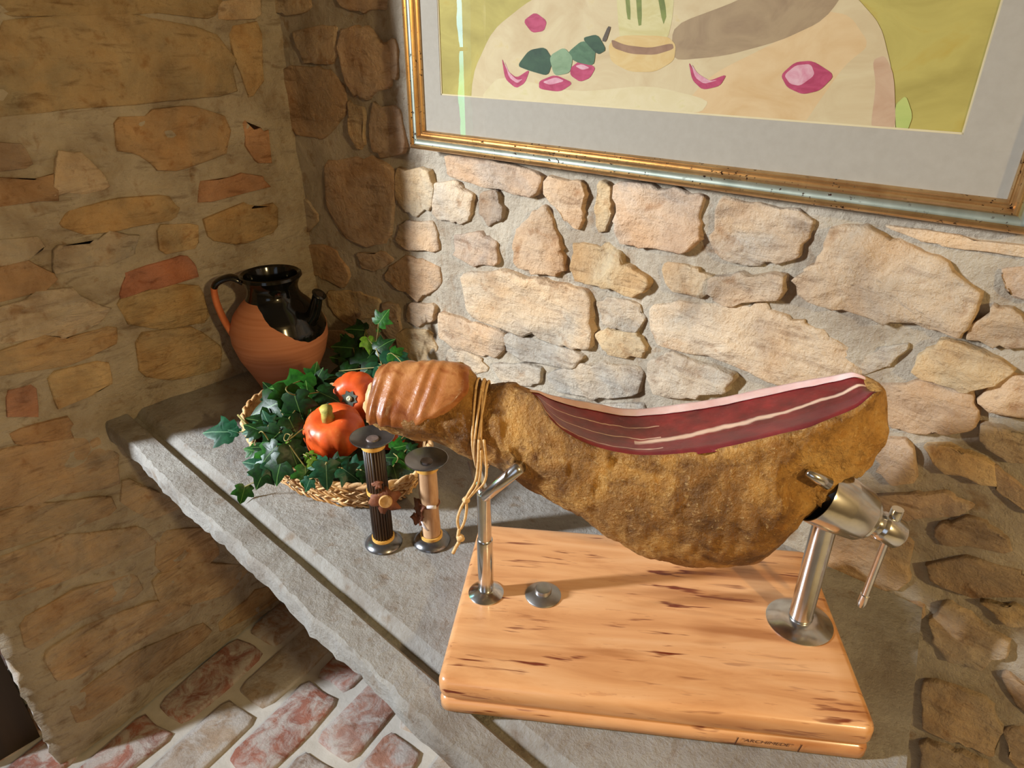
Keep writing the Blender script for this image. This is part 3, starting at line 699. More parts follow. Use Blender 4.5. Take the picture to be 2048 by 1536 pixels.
# wrinkled skin over the hock
V, F = [], []; hid = [i for i, r in enumerate(fine) if r[0] < loc(955, 800, 0)[0] + .001 and i >= 1]; NS = 64
bx_, by_ = [740,775,800,830,870,920,958], [850,872,880,876,856,830,800]
for a, i in enumerate(hid):
    r, L_ = fine[i], LP[i]; cm = L_.mean(0)
    ring = np.vstack([L_[KR-14:], L_[:KR-14]])      # start at the back flank, over the top, then the front
    uu = np.interp(r[0], [loc(b_, 830, 0)[0] for b_ in bx_], bx_); vb_ = np.interp(uu, bx_, by_); zb_ = loc(uu, vb_, -r[6])[1]
    n0 = 14 + KC - 1
    e_ = n0
    while e_ < len(ring)-18 and ring[e_][1] > zb_: e_ += 1
    za, zc = ring[e_-1][1], ring[e_][1]; fr_ = min(1, max(0, (za - zb_)/(za - zc + 1e-9))) if za > zc else 1.0
    sub = np.vstack([ring[:e_], ring[e_-1] + (ring[e_]-ring[e_-1])*fr_]); L2 = np.concatenate([[0], np.cumsum(np.linalg.norm(np.diff(sub, axis=0), axis=1))])
    for k in range(NS+1):
        f = k/NS; d, z = [np.interp(f*L2[-1], L2, sub[:,q]) for q in (0,1)]
        o = np.array([d, z]) - cm; o /= np.linalg.norm(o)+1e-9
        edge = min(1, (1-f)/.06, f/.06)
        ss = a/(len(hid)-1)
        ph = 52*(ss**.8 - .34*(1-f)) + 3.4*nz((ss*3, f*2, 0), 1.0)
        wr = (.0060*(1-ss)**1.1 + .0004)*(1-abs(math.sin(ph/2)))**.7*(.55 + .9*nz((ss*4, f*3, 5), 1.0))
        end = 1.0 if ss < .93 else max(0, (1-ss)/.07)
        k_ = -.004 + edge*(.0085*end + wr*end) + .001*fbm(lw3(r[0], d, z), 30, 2)
        V.append(lw3(r[0], d + o[0]*k_, z + o[1]*k_))
for a in range(len(hid)-1):
    for k in range(NS): q_ = a*(NS+1)+k; F.append((q_, q_+1, q_+NS+2, q_+NS+1))
t = NT('waxy_ham_skin'); p = t.pos(); n1 = t.noise(p, 16, 5, .6, .5); n2 = t.noise(p, 130, 5, .7); n3 = t.noise(p, 38, 4, .6, .8)
c = t.ramp(n1, [(.3, lin((128,70,32))), (.52, lin((168,106,58))), (.74, lin((196,140,88)))])
c = t.mix(.6, c, t.ramp(n3, [(.36, lin((190,140,96))), (.5, (1,1,1,1))]), 'MULTIPLY')
M['skin'] = t.bsdf(c, .36, 0, t.math('ADD', n3, t.math('MULTIPLY', n2, .5)), .35, .004, coat=.12, spec=.4)
skin = mesh('hock_skin', V, [f[::-1] for f in F], M['skin'], ham); skin['label'] = 'orange wrinkled skin'
# bone end in the cut hock and bone by the clamp
def blob(name, c, r, mat, parent, sc=(1,1,1), seed=0, amp=.2, n=14, m=20):
    V, F = [], []
    for i in range(n+1):
        th = math.pi*i/n
        for j in range(m):
            ph = 2*math.pi*j/m; d = np.array([math.sin(th)*math.cos(ph), math.sin(th)*math.sin(ph), math.cos(th)])
            k = 1 + amp*fbm(d*1.7 + seed, 1.0, 3); V.append(np.asarray(c) + d*r*k*np.array(sc))
    for i in range(n):
        for j in range(m): a, b = i*m+j, i*m+(j+1) % m; F.append((a, a+m, b+m, b))
    return mesh(name, V, F, mat, parent)
M['bone'] = simple('dried_bone', lin((200,140,80)), lin((226,180,130)), 30, .5, bstr=.4)
blob('bone', at(1629, 985, -.044), .014, M['rind'], ham, (1.1,.8,1.0), 3, .5)
blob('hock_bone', at(757, 812, -.012), .022, M['bone'], ham, (.7,.8,1.25), 9, .35)
# string: loops round the neck and a knotted tail
M['string'] = simple('waxed_string', lin((196,150,92)), lin((226,190,138)), 160, .6, bstr=.4, stretch=(1,1,1))
string = empty('string', lw3(-.22, 0, 1.12)); string.parent = ham; WL[string.name] = WL[ham.name].copy(); string.location = (0,0,0)
def ring_at(u, sc, du):
    s, _ = loc(u, 860, 0); i = int(np.argmin(np.abs(fine[:,0]-s))); L_ = LP[i]; cm = L_.mean(0); out = []
    for j in list(range(0, nl, 2)) + [0]:
        d, z = cm + (L_[j]-cm)*sc; f = (z - cm[1])/.06; out.append(lw3(s + du*f, d, z))
    return out
for u, sc, du in ((958,1.13,.0), (963,1.16,.004), (969,1.13,.006), (974,1.12,-.002)):
    tubes('string_loop', [(ring_at(u, sc, du), .0016)], M['string'], string, n=6)
tl = lambda pts, d: catmull(np.array([at(u, v, d) for u, v in pts]), 6)
DF = -.052
tubes('string_tail', [(tl([(958,880),(956,930),(951,962),(938,985),(930,1000)], DF), .0017), (tl([(968,880),(973,935),(968,965),(948,985),(933,1000)], DF), .0017), (tl([(962,900),(961,940),(955,970),(940,992),(931,1003)], DF), .0017)], M['string'], string, n=6)
tubes('string_tail', [(tl([(931,1000),(921,1018),(915,1040),(919,1058),(928,1045),(933,1020),(932,1002)], DF), .0019), (tl([(919,1056),(916,1072),(918,1084)], DF), .0022), (tl([(918,1084),(912,1094),(906,1106)], DF), .0024)], M['string'], string, n=6)
blob('knot', at(921, 1076, DF), .0052, M['string'], string, seed=5); blob('knot', at(932, 1000, DF), .0046, M['string'], string, seed=6)
# ================================================================== framed painting
pth = math.radians(4.0); pr = -.0077
PE = np.array([math.cos(pth), math.sin(pth), pr]); PE /= np.linalg.norm(PE); PN = np.array([math.sin(pth), -math.cos(pth), 0.0]); PU = np.cross(PE, PN)*-1
PU = PU if PU[2] > 0 else -PU
P00 = np.array([.3375, -.07125, 1.38])        # a point of the frame's front plane
def ppt(u, v, d=0.0):
    Q = on_plane(u, v, P00 - PN*d, PN) - P00; return Q @ PE, Q @ PU
def pw(p, q, d=0.0): return P00 + PE*p + PU*q - PN*d      # d: depth behind the front plane
x0, y0 = ppt(826, 298); x1, _ = ppt(2062, 470)
ix0, iy0 = ppt(841, 262); ix1, _ = ppt(2012, 401)
mx0, my0 = ppt(881.5, 190, .014); mx1, _ = ppt(1927, 269, .014)
RWd = iy0 - y0
y1 = y0 + .80; x0 = ix0 - RWd; x1 = ix1 + RWd
pic = empty('framed_painting', pw((x0+x1)/2, y0, .02), 'framed still life of petals and a vase under glass, gold frame', 'painting')
def gold(name, c1, c2, rough, metal=.92):
    t = NT(name); p = t.pos(); f = t.noise(p, 30, 4); s = t.noise(p, 170, 3, .5); s2 = t.noise(p, 18, 2)
    c = t.ramp(f, [(.3, c1), (.7, c2)])
    k = t.math('MULTIPLY', t.ramp(s, [(.63, (0,0,0,1)), (.67, (1,1,1,1))]), t.ramp(s2, [(.4, (0,0,0,1)), (.55, (1,1,1,1))]))
    c = t.mix(k, c, lin((50,24,12)))
    return t.bsdf(c, t.math('ADD', t.math('MULTIPLY', k, .4), rough), metal, f, .08, .001)
M['gold'] = gold('worn_gold_leaf', (.45,.26,.11,1), (.64,.42,.20,1), .30)
M['silver'] = gold('worn_silver_leaf', (.18,.20,.16,1), (.27,.29,.24,1), .5, .6)
RP = [(0,.026,0),(0,.006,0),(.05,.002,0),(.12,.0,0),(.19,.002,0),(.22,.0045,0),(.25,.0058,1),(.34,.0068,1),(.45,.0062,1),(.55,.0045,1),(.57,.003,0),(.62,.0005,0),(.69,.0,0),(.75,.003,0),(.78,.0065,0),(.84,.0060,0),(.88,.0075,0),(.92,.0070,0),(.97,.0095,0),(1.0,.0125,0),(1.0,.026,0)]
corners = [((x0,y0),(1,1)), ((x1,y0),(-1,1)), ((x1,y1),(-1,-1)), ((x0,y1),(1,-1))]
for i in range(4):
    V, F, mi = [], [], []
    for (cx, cy), (sx, sy) in (corners[i], corners[(i+1) % 4]):
        for f, d, m_ in RP: V.append(pw(cx + sx*f*RWd, cy + sy*f*RWd, d))
    n_ = len(RP)
    for k in range(n_-1): F.append((k, k+1, n_+k+1, n_+k)); mi.append(1 if RP[k][2] and RP[k+1][2] else 0)
    F.append(tuple(range(n_))); mi.append(0); F.append(tuple(n_+k for k in range(n_))[::-1]); mi.append(0)
    autos(mesh('frame_rail', V, F, [M['gold'], M['silver']], pic, smooth=True, mi=mi), 40)
def slab_pic(name, rects, d0, d1, mat, parent):
    V, F = [], []
    for a, b, c, d in rects:
        o = len(V); V += [pw(p, q, dd) for dd in (d0, d1) for p, q in ((a,c),(b,c),(b,d),(a,d))]
        F += [tuple(o+k for k in f) for f in ((0,1,2,3),(7,6,5,4),(0,4,5,1),(1,5,6,2),(2,6,7,3),(3,7,4,0))]
    return mesh(name, V, F, mat, parent, smooth=False)
yt = y1 - RWd; xm0, xm1 = ix0 - .004, ix1 + .004; ym0, ym1 = iy0 - .004, yt + .004; myt = yt - (my0 - iy0)
M['mat_board'] = simple('grey_mat_board', lin((146,139,127)), lin((152,145,133)), 90, .9, bstr=.05)
M['mat_bevel'] = simple('cream_bevel', lin((184,168,132)), lin((190,176,140)), 40, .8, bstr=0)
slab_pic('mat', [(xm0, mx0, ym0, ym1), (mx1, xm1, ym0, ym1), (mx0, mx1, ym0, my0), (mx0, mx1, myt, ym1)], .0140, .0158, M['mat_board'], pic)
slab_pic('mat_bevel', [(mx0, mx0+.0022, my0, myt), (mx1-.0022, mx1, my0, myt), (mx0, mx1, my0, my0+.0022), (mx0, mx1, myt-.0022, myt)], .0148, .0158, M['mat_bevel'], pic)
def paint(name, c1, c2, sc=18, c3=None):
    t = NT(name); p = t.pos((1,1,1.6)); f = t.noise(p, sc, 5, .6, 1.4)
    st = [(.3, lin(c1, .56)), (.62, lin(c2, .56))] + ([(.78, lin(c3, .56))] if c3 else [])
    return t.bsdf(t.ramp(f, st), .65, 0, f, .15, .002, spec=.3)
canvas = slab_pic('canvas', [(mx0-.004, mx1+.004, my0-.004, myt+.004)], .0160, .0200, paint('paint_olive', (178,160,74), (206,188,96), 9, (200,168,62)), pic)
lay = [0]
def patch(name, px, mat, k=2):
    lay[0] += 1; d = .0160 - .0006 - .00003*lay[0]
    P = chaikin(np.array([ppt(u, v, d) for u, v in px]), k)
    P[:,0] = np.clip(P[:,0], mx0+.0005, mx1-.0005); P[:,1] = np.clip(P[:,1], my0+.0005, myt-.001)
    V = [pw(p, q, d) for p, q in P]; n = len(V); a_ = sum(P[i][0]*P[(i+1) % n][1]-P[(i+1) % n][0]*P[i][1] for i in range(n))
    f = tuple(range(n)); return mesh(name, V, [f if a_ > 0 else f[::-1]], mat, canvas, smooth=False)
cream = paint('paint_cream', (216,188,140), (232,210,164), 10, (226,198,124))
patch('painted_table', [(940,300),(944,150),(985,60),(1060,0),(1180,-60),(1400,-110),(1600,-90),(1700,-20),(1762,50),(1786,150),(1792,300)], cream)
patch('painted_cloth', [(1350,230),(1420,150),(1560,80),(1640,20),(1700,30),(1740,90),(1690,130),(1640,200),(1600,260),(1450,250)], paint('paint_ochre', (226,186,128), (238,204,152), 12))
patch('painted_shadow', [(1342,122),(1346,50),(1480,0),(1560,-50),(1720,-60),(1650,40),(1560,82),(1450,112)], paint('paint_umber', (160,130,96), (184,156,116), 12))
patch('painted_table_edge', [(1740,262),(1752,170),(1745,120),(1770,110),(1788,150),(1792,262)], paint('paint_pink_tan', (206,164,128), (222,186,150), 16))
patch('painted_light', [(1792,262),(1790,210),(1812,190),(1826,232),(1812,268)], paint('paint_lime', (190,206,110), (206,214,120), 16))
patch('painted_highlight', [(960,195),(1000,150),(1150,185),(1300,170),(1420,200),(1400,228),(1200,222),(1000,210)], paint('paint_pale', (230,210,158), (240,222,176), 16, (222,208,130)))
vase = patch('painted_vase', [(1228,-80),(1236,40),(1240,80),(1335,82),(1346,30),(1352,-80)], paint('paint_vase', (216,200,130), (232,218,160), 20, (200,190,110)))
for px in ([(1268,-60),(1282,-60),(1284,50),(1276,52)], [(1306,-60),(1318,-60),(1334,30),(1326,52)], [(1246,-60),(1256,-60),(1262,40),(1254,38)]):
    patch('painted_stem', px, paint('paint_stem', (110,120,50), (140,150,70), 20), 1)
patch('painted_vase_base', [(1216,90),(1240,70),(1335,72),(1352,90),(1348,122),(1310,144),(1260,144),(1222,124)], paint('paint_amber', (226,186,112), (236,204,140), 20))
patch('painted_band', [(1222,78),(1250,90),(1300,96),(1345,86),(1348,98),(1310,110),(1262,108),(1226,96)], paint('paint_brown', (150,110,80), (172,132,100), 20))
red, pink = paint('paint_crimson', (176,44,84), (204,76,112), 40), paint('paint_pink', (224,140,160), (240,190,196), 40)
for px, m_ in (([(1046,42),(1070,24),(1094,42),(1088,62),(1064,66)], red), ([(1003,114),(1013,140),(1033,156),(1060,138),(1050,166),(1032,177),(1010,158)], red), ([(1008,120),(1018,145),(1034,160),(1046,158),(1034,167),(1018,155)], pink), ([(1078,162),(1110,149),(1147,166),(1120,184),(1078,178)], red), ([(1084,164),(1112,154),(1130,162),(1100,170)], pink), ([(1140,136),(1160,121),(1192,134),(1180,156),(1160,164),(1141,151)], red), ([(1150,132),(1164,128),(1180,136),(1164,140)], pink), ([(1377,122),(1390,148),(1415,163),(1454,148),(1440,172),(1405,180),(1384,160)], red), ([(1382,126),(1394,146),(1420,162),(1436,160),(1408,168),(1390,155)], pink), ([(1561,150),(1590,124),(1625,121),(1670,150),(1640,181),(1605,189),(1574,175)], red), ([(1568,150),(1592,130),(1622,128),(1630,150),(1600,172),(1580,168)], pink)):
    patch('painted_petal', px, m_)
gd, gp, gm = paint('paint_dark_green', (36,66,44), (60,92,62), 30), paint('paint_pale_green', (120,148,106), (150,176,134), 30), paint('paint_mid_green', (70,104,72), (100,136,98), 30)
for px, m_ in (([(1034,132),(1058,100),(1090,94),(1106,120),(1096,152),(1060,142)], gd), ([(1134,106),(1165,80),(1192,94),(1188,132),(1150,124)], gm), ([(1098,112),(1128,94),(1146,115),(1140,146),(1108,152)], gp), ([(1163,76),(1195,68),(1213,100),(1195,110)], gd)):
    patch('painted_leaf', px, m_)
patch('painted_stem', [(1203,82),(1216,52),(1222,54),(1212,84)], paint('paint_twig', (80,66,52), (100,84,66), 30), 1)
t = NT('picture_glass'); lwt = t.n('LayerWeight'); fr_ = t.math('ADD', t.math('MULTIPLY', t.math('POWER', lwt.outputs['Facing'], 5.0), .92), .075); gl = t.n('BsdfGlossy', i_Roughness=.0); tr = t.n('BsdfTransparent')
mx = t.n('MixShader'); t.link(fr_, mx.inputs[0]); t.link(tr.outputs[0], mx.inputs[1]); t.link(gl.outputs[0], mx.inputs[2]); t.link(mx.outputs[0], t.out.inputs[0]); M['glass'] = t.m
mesh('glass', [pw(xm0, ym0, .0115), pw(xm1, ym0, .0115), pw(xm1, ym1, .0115), pw(xm0, ym1, .0115)], [(0,1,2,3)], M['glass'], pic, smooth=False)
# ================================================================== terracotta jug
JX, JYc, JZ = .147, -.226, .855
def jug_r(z):
    zs = [0,.004,.02,.05,.09,.13,.16,.19,.212,.228,.24,.255,.268,.276,.282]; rs = [.058,.061,.066,.079,.098,.1085,.108,.096,.078,.062,.056,.056,.062,.068,.068]
    return float(np.interp(z, zs, rs))
sd = np.array([RH[0]*.93 - FH[0]*.36, RH[1]*.93 - FH[1]*.36]); sd /= np.linalg.norm(sd)        # spout side
t = NT('jug_clay_and_glaze'); P = t.n('TexCoord').outputs['Object']; s3 = t.n('SeparateXYZ', i_0=P)
u_ = t.math('ADD', t.math('MULTIPLY', s3.outputs[0], float(sd[0])), t.math('MULTIPLY', s3.outputs[1], float(sd[1])))
zl = t.math('ADD', s3.outputs[2], t.math('MULTIPLY', u_, .82))
wv = t.math('MULTIPLY', t.math('SUBTRACT', t.noise(t.pos((1,1,1), 'Object'), 18, 2), .5), .02)
mk = t.math('MAXIMUM', t.math('GREATER_THAN', t.math('ADD', zl, wv), .232), t.math('GREATER_THAN', s3.outputs[2], .228))
rings = t.noise(t.pos((.2,.2,9), 'Object'), 14, 3); nn = t.noise(t.pos((1,1,1), 'Object'), 10, 4)
clay = t.ramp(rings, [(.35, lin((186,118,82))), (.65, lin((200,134,98)))])
c = t.mix(mk, clay, lin((14,14,13))); ro = t.math('SUBTRACT', .82, t.math('MULTIPLY', mk, .70))
M['jug'] = t.bsdf(c, ro, 0, rings, .03, .002)
M['glaze'] = simple('black_glaze', lin((12,12,11)), lin((20,19,17)), 30, .10, bstr=.1)
M['clay'] = simple('bare_clay', lin((190,104,62)), lin((212,128,82)), 30, .85)
jug = empty('clay_jug', (JX, JYc, JZ), 'terracotta jug with black glazed neck and spout, standing in the wall corner', 'jug')
pr_ = [(.0001, .003)] + [(jug_r(z), z) for z in np.linspace(0, .27, 50)] + [(.0685,.276),(.0675,.282),(.064,.284),(.058,.280),(.052,.262),(.050,.24),(.058,.22),(.09,.18),(.1,.12),(.05,.02),(.0001,.015)]
lathe('body', pr_, M['jug'], jug, c=(JX, JYc, JZ), n=96)
Jc = np.array([JX, JYc, JZ]); sv = np.array([*sd, 0])
sb0 = Jc + sv*.080 + np.array([0,0,.178]); sb1 = Jc + sv*.126 + np.array([0,0,.250])
sp_o = tubes('spout', [(catmull([sb0, sb0 + sv*.022 + np.array([0,0,.020]), sb1 - sv*.006 - np.array([0,0,.01]), sb1], 6), np.interp(np.linspace(0,1,19), [0,.25,.6,.8,.9,1], [.027,.0165,.012,.0125,.0165,.0165]))], M['glaze'], jug, n=20)
lathe('spout_hole', [(.0001,.0),(.0085,.0),(.0085,.0008),(.0001,.0008)], M['door_wood'], sp_o, c=sb1, axis=(sb1-sb0), n=16)
hv = -np.array([*(RH*.96 + FH*.28), 0]); hv /= np.linalg.norm(hv); up = np.array([0,0,1.0])
hp = catmull([Jc + hv*.060 + up*.268, Jc + hv*.085 + up*.281, Jc + hv*.117 + up*.268, Jc + hv*.123 + up*.235, Jc + hv*.115 + up*.185, Jc + hv*.100 + up*.140], 8)
hs = np.cross(hv, up)
def strap(P, w, th, n=12):
    V, F = [], []; T = np.gradient(np.asarray(P), axis=0)
    for p, t_ in zip(P, T):
        t_ = t_/np.linalg.norm(t_); nrm = np.cross(t_, hs)
        for k in range(n): a = 2*math.pi*k/n; V.append(p + hs*math.cos(a)*w + nrm*math.sin(a)*th)
    for i in range(len(P)-1):
        for k in range(n): a, b = i*n+k, i*n+(k+1) % n; F.append((a, b, b+n, a+n))
    F += [tuple(range(n))[::-1], tuple((len(P)-1)*n+k for k in range(n))]
    return V, F
V, F = strap(hp[:19], .0155, .0075); hd_ = mesh('handle', V, F, M['glaze'], jug)
V, F = strap(hp[18:], .0150, .0072); mesh('handle_foot', V, F, M['clay'], hd_)
# ================================================================== wicker basket
BC = np.array([.505, -.330]); BA, BB, BZ = .240, .140, .8538
straw = empty('wicker_basket', (*BC, BZ), 'low oval woven straw basket filled with ivy and squashes', 'basket')
t = NT('dry_straw'); p = t.pos(); n1 = t.noise(p, 60, 4); oi = t.n('ObjectInfo').outputs['Random']
c = t.ramp(n1, [(.3, lin((160,110,60))), (.5, lin((214,168,112))), (.72, lin((240,208,160)))])
M['straw'] = t.bsdf(c, .7, 0, n1, .3, .002)
def bpt(a, f, z, o=0.0):  # f: 0 base .. 1 rim
    k = .84 + .16*f; return np.array([BC[0] + (BA*k + o)*math.cos(a), BC[1] + (BB*k + o)*math.sin(a), z])
BH = .066
V, F = [], []; n_ = 72
for f in (0, .5, 1): V += [bpt(2*math.pi*k/n_, f, BZ + .004 + BH*f, -.006) for k in range(n_)]
for i in range(2):
    for k in range(n_): a, b = i*n_+k, i*n_+(k+1) % n_; F.append((a, b, b+n_, a+n_))
F.append(tuple(range(n_)))
mesh('lining', V, F, M['straw'], straw)
rb = random.Random(3)
for lyr in range(5):
    L_ = []
    for k in range(78):
        a = 2*math.pi*(k + .2*lyr)/78; da = rb.uniform(.10, .2)*(1 if lyr % 2 else -1); f0_ = lyr*.19 + rb.uniform(-.05,.05); pts = []
        for q_ in range(5):
            x = q_/4; f = f0_ + x*.24; pts.append(bpt(a + da*x, f, BZ + .004 + BH*f, .003*math.sin(math.pi*x) + rb.uniform(-.001,.003)))
        L_.append((pts, rb.uniform(.0014,.0024)))
    o = tubes('straw_weave', L_, M['straw'], straw, n=5); o['kind'] = 'stuff'
for k in range(2):
    pts = [bpt(2*math.pi*q_/90, 1.0, BZ + BH + .005 + .003*math.sin(q_*1.3 + k*3.14), .003*math.cos(q_*1.3 + k*3.14)) for q_ in range(91)]
    tubes('rim_strand', [(pts, .0042)], M['straw'], straw, n=7)
V, F = [], []; na, nr = 48, 8
for i in range(nr+1):
    for k in range(na):
        f = i/nr; a = 2*math.pi*k/na; P = np.array([BC[0] + BA*.9*f*math.cos(a), BC[1] + BB*.88*f*math.sin(a), 0]); P[2] = BZ + .0565 - .012*f + .006*nz(P, 40); V.append(P)
for i in range(nr):
    for k in range(na): a, b = i*na+k, i*na+(k+1) % na; F.append((a, a+na, b+na, b))
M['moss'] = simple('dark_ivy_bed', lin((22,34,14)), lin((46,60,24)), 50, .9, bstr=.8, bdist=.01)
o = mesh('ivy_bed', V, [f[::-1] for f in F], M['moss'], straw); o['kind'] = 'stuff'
# ================================================================== squashes
t = NT('orange_squash_skin'); p = t.pos((1,1,1), 'Object'); n1 = t.noise(p, 22, 4); n2 = t.noise(p, 160, 2)
c = t.ramp(n1, [(.3, lin((204,70,26))), (.55, lin((226,92,36))), (.75, lin((238,128,54)))]); c = t.mix(t.math('MULTIPLY', t.math('GREATER_THAN', n2, .68), .3), c, lin((240,150,90)))
M['squash'] = t.bsdf(c, .38, 0, n1, .08, .003, coat=.1)
M['squash_stem'] = simple('squash_stem', lin((150,140,52)), lin((196,176,84)), 60, .7, bstr=.5, bdist=.003)
M['blossom'] = simple('blossom_end', lin((60,70,64)), lin((96,100,84)), 80, .7)
M['blossom_pale'] = simple('blossom_button', lin((190,190,150)), lin((214,210,176)), 80, .7)
def squash(c, r, axis, label, flat=.84, stem=True, ribs=10):
    c = np.asarray(c, float); ax = np.asarray(axis, float); ax /= np.linalg.norm(ax)
    ref = np.array([0,0,1.0]) if abs(ax[2]) < .9 else np.array([1.0,0,0]); e1_ = np.cross(ax, ref); e1_ /= np.linalg.norm(e1_); e2_ = np.cross(ax, e1_)
    root = empty('squash', c - np.array([0,0,r*.9]), label, 'squash', 'orange squashes in the basket')
    V, F = [], []; n, m = 28, 60
    for i in range(n+1):
        th = math.pi*i/n
        for j in range(m):
            ph = 2*math.pi*j/m; rr = r*(1 - .035*abs(math.sin(ribs*ph/2))**.6*0 - .05*(1-abs(math.cos(ribs*ph/2)))**1.5*math.sin(th))
            h = math.cos(th)*flat*r; dip = .20*r*math.exp(-(math.sin(th)/.34)**2)
            V.append(c + ax*(h - dip*math.copysign(1, h)) + rr*math.sin(th)**.85*(math.cos(ph)*e1_ + math.sin(ph)*e2_))
    for i in range(n):
        for j in range(m): a, b = i*m+j, i*m+(j+1) % m; F.append((a, a+m, b+m, b))
    mesh('flesh', V, F, M['squash'], root, origin=c)
    if stem:
        b0 = c + ax*flat*r*.74; b1 = b0 + ax*.027 + e1_*.004
        tubes('stem', [([b0, (b0+b1)/2 + e2_*.001, b1], [.0135,.0105,.0125])], M['squash_stem'], root, n=8)
    else:
        b0 = c + ax*flat*r*.80
        V, F = [b0 + ax*.002], []
        for j in range(16): a = 2*math.pi*j/16; k = .0175 if j % 2 else .012; V.append(b0 + ax*.0035 + k*(math.cos(a)*e1_ + math.sin(a)*e2_)); F.append((0, 1+j, 1+(j+1) % 16))
        mesh('blossom_end', V, F, M['blossom'], root); lathe('blossom_button', [(.0058,0),(.0055,.003),(.003,.0045),(.0001,.0035)], M['blossom_pale'], root, c=b0+ax*.003, axis=ax, n=16)
    return root
tc = lambda c: (CAM - np.asarray(c))/np.linalg.norm(CAM - np.asarray(c))
cf = on_z(668, 862, .950); squash(cf, .0575, tc(cf)*.55 + np.array([-.25,-.1,.72]), 'orange squash with a thick yellow stem, leaning on ivy in the basket', .80)
cb = on_z(712, 792, .955); squash(cb, .0515, tc(cb)*.9 - np.array([*RH,0])*.28 + np.array([0,0,-.12]), 'orange squash showing its grey star-shaped blossom end', .92, False)
c3 = np.array([.601, -.271, .930]); squash(c3, .038, (.2,.1,1), 'orange squash mostly hidden behind the ham hock', .85)
# ================================================================== candlesticks
M['reed'] = simple('dark_reeds', lin((30,22,16)), lin((74,50,34)), 90, .45, stretch=(1,1,.05))
M['bark'] = simple('pale_birch_bark', lin((150,104,66)), lin((222,182,140)), 40, .6, stretch=(1,1,.25), bstr=.5)
M['brass'] = simple('straw_binding', lin((206,150,64)), lin((232,186,100)), 60, .5, bstr=.2)
M['dish'] = simple('dark_pewter', (.16,.16,.17,1), (.26,.26,.27,1), 30, .25, .9, bstr=.1)
M['wax'] = simple('old_wax_spots', lin((60,54,54)), lin((120,100,92)), 70, .4)
M['pod'] = simple('dried_seed_pod', lin((96,50,28)), lin((140,84,52)), 60, .7, bstr=.5, bdist=.004)
M['pith'] = simple('cork_disc', lin((190,140,78)), lin((216,172,110)), 160, .8, bstr=.4)
def candlestick(px, h, reeds, label):
    b = on_z(*px); r = empty('candlestick', b, label, 'candlestick')
    lathe('foot', [(.0001,0),(.0300,0),(.0312,.002),(.0300,.005),(.024,.009),(.017,.0125),(.0001,.0125)], M['dish'], r, c=b, n=40)
    ar = .0150
    if reeds:
        col_ = empty('reed_bundle', b); col_.parent = r; col_.location = (0,0,0); WL[col_.name] = b.copy()
        lathe('core', [(.0001,.012),(ar-.002,.012),(ar-.002,h-.012),(.0001,h-.012)], M['reed'], r, c=b, n=24)
        n = 22
        for k in range(n):
            a = 2*math.pi*k/n; p_ = b + np.array([math.cos(a)*ar, math.sin(a)*ar, 0])
            tubes('reed', [([p_ + up*.012, p_ + up*(h*.5), p_ + up*(h-.010)], .0022)], M['reed'], col_, n=6)
    else:
        lathe('stem', [(.0001,.012),(ar,.012),(ar+.0008,.03),(ar-.0006,h*.4),(ar+.0006,h*.6),(ar,h-.012),(.0001,h-.012)], M['bark'], r, c=b, n=32)
    for z_ in ((.014, h-.014, h*.52) if reeds else (.014, h-.014)):
        lathe('binding', [(ar+.0012,-.0035),(ar+.0034,-.0028),(ar+.0036,.0028),(ar+.0012,.0035)], M['brass'], r, c=b + up*z_, n=28)
    d = lathe('dish', [(.0001,-.010),(.015,-.010),(.022,-.007),(.0335,-.001),(.0345,.0008),(.0335,.0012),(.022,-.003),(.012,-.0045),(.0001,-.0045)], M['dish'], r, c=b + up*(h+.001), n=44)
    lathe('wax', [(.0001,.0),(.009,-.0003),(.0105,-.0035)], M['wax'], d, c=b + up*(h-.001), n=16)
    return r, b
def pod(parent, c, dirv, R, disc=True, seed=1):
    dirv = np.asarray(dirv, float); dirv /= np.linalg.norm(dirv); e1_ = np.cross(dirv, up); e1_ /= np.linalg.norm(e1_); e2_ = np.cross(dirv, e1_); rr = random.Random(seed)
    V, F = [c + dirv*.002], []; n = 22
    for k in range(n):
        a = 2*math.pi*k/n; q_ = R*(1.0 if k % 4 < 2 else .78)*rr.uniform(.9, 1.08); V.append(c + (math.cos(a)*e1_ + math.sin(a)*e2_)*q_*.55 + dirv*.003)
    for k in range(n):
        a = 2*math.pi*k/n; q_ = R*(1.0 if k % 4 < 2 else .74)*rr.uniform(.9, 1.1); V.append(c + (math.cos(a)*e1_ + math.sin(a)*e2_)*q_ + dirv*rr.uniform(-.004,.006))
    for k in range(n): F.append((0, 1+k, 1+(k+1) % n)); F.append((1+k, 1+n+k, 1+n+(k+1) % n, 1+(k+1) % n))
    po = mesh('seed_pod', V, F, M['pod'], parent)
    so = po.modifiers.new('thickness', 'SOLIDIFY'); so.thickness = .002
    if disc: lathe('cork_disc', [(.0105,.002),(.0108,.005),(.0095,.0068),(.0001,.0062)], M['pith'], po, c=c, axis=dirv, n=24)
    return po
k1, b1 = candlestick((768, 1086), .207, True, 'taller candlestick of dark bundled reeds with a cork disc ornament')
dv = tc(b1 + up*.09); dvh = np.array([dv[0], dv[1], .18])
pod(k1, on_plane(771, 1001, b1 + dvh*.019/np.linalg.norm(dvh), (dv[0], dv[1], 0)), dvh, .025)
pod(k1, b1 + up*.128 + dvh*.018, dvh + np.array([-.3,0,.4]), .009, False, 4)
k2, b2 = candlestick((864, 1082), .163, False, 'shorter candlestick with a pale bark stem and dried flowers tied on')
side = -np.array([*RH, 0])
pod(k2, b2 + up*.072 + side*.018 + dvh*.006, side + dvh*.6, .019, False, 7); pod(k2, b2 + up*.050 + side*.021 + dvh*.004, side*.8 + dvh, .013, False, 8)
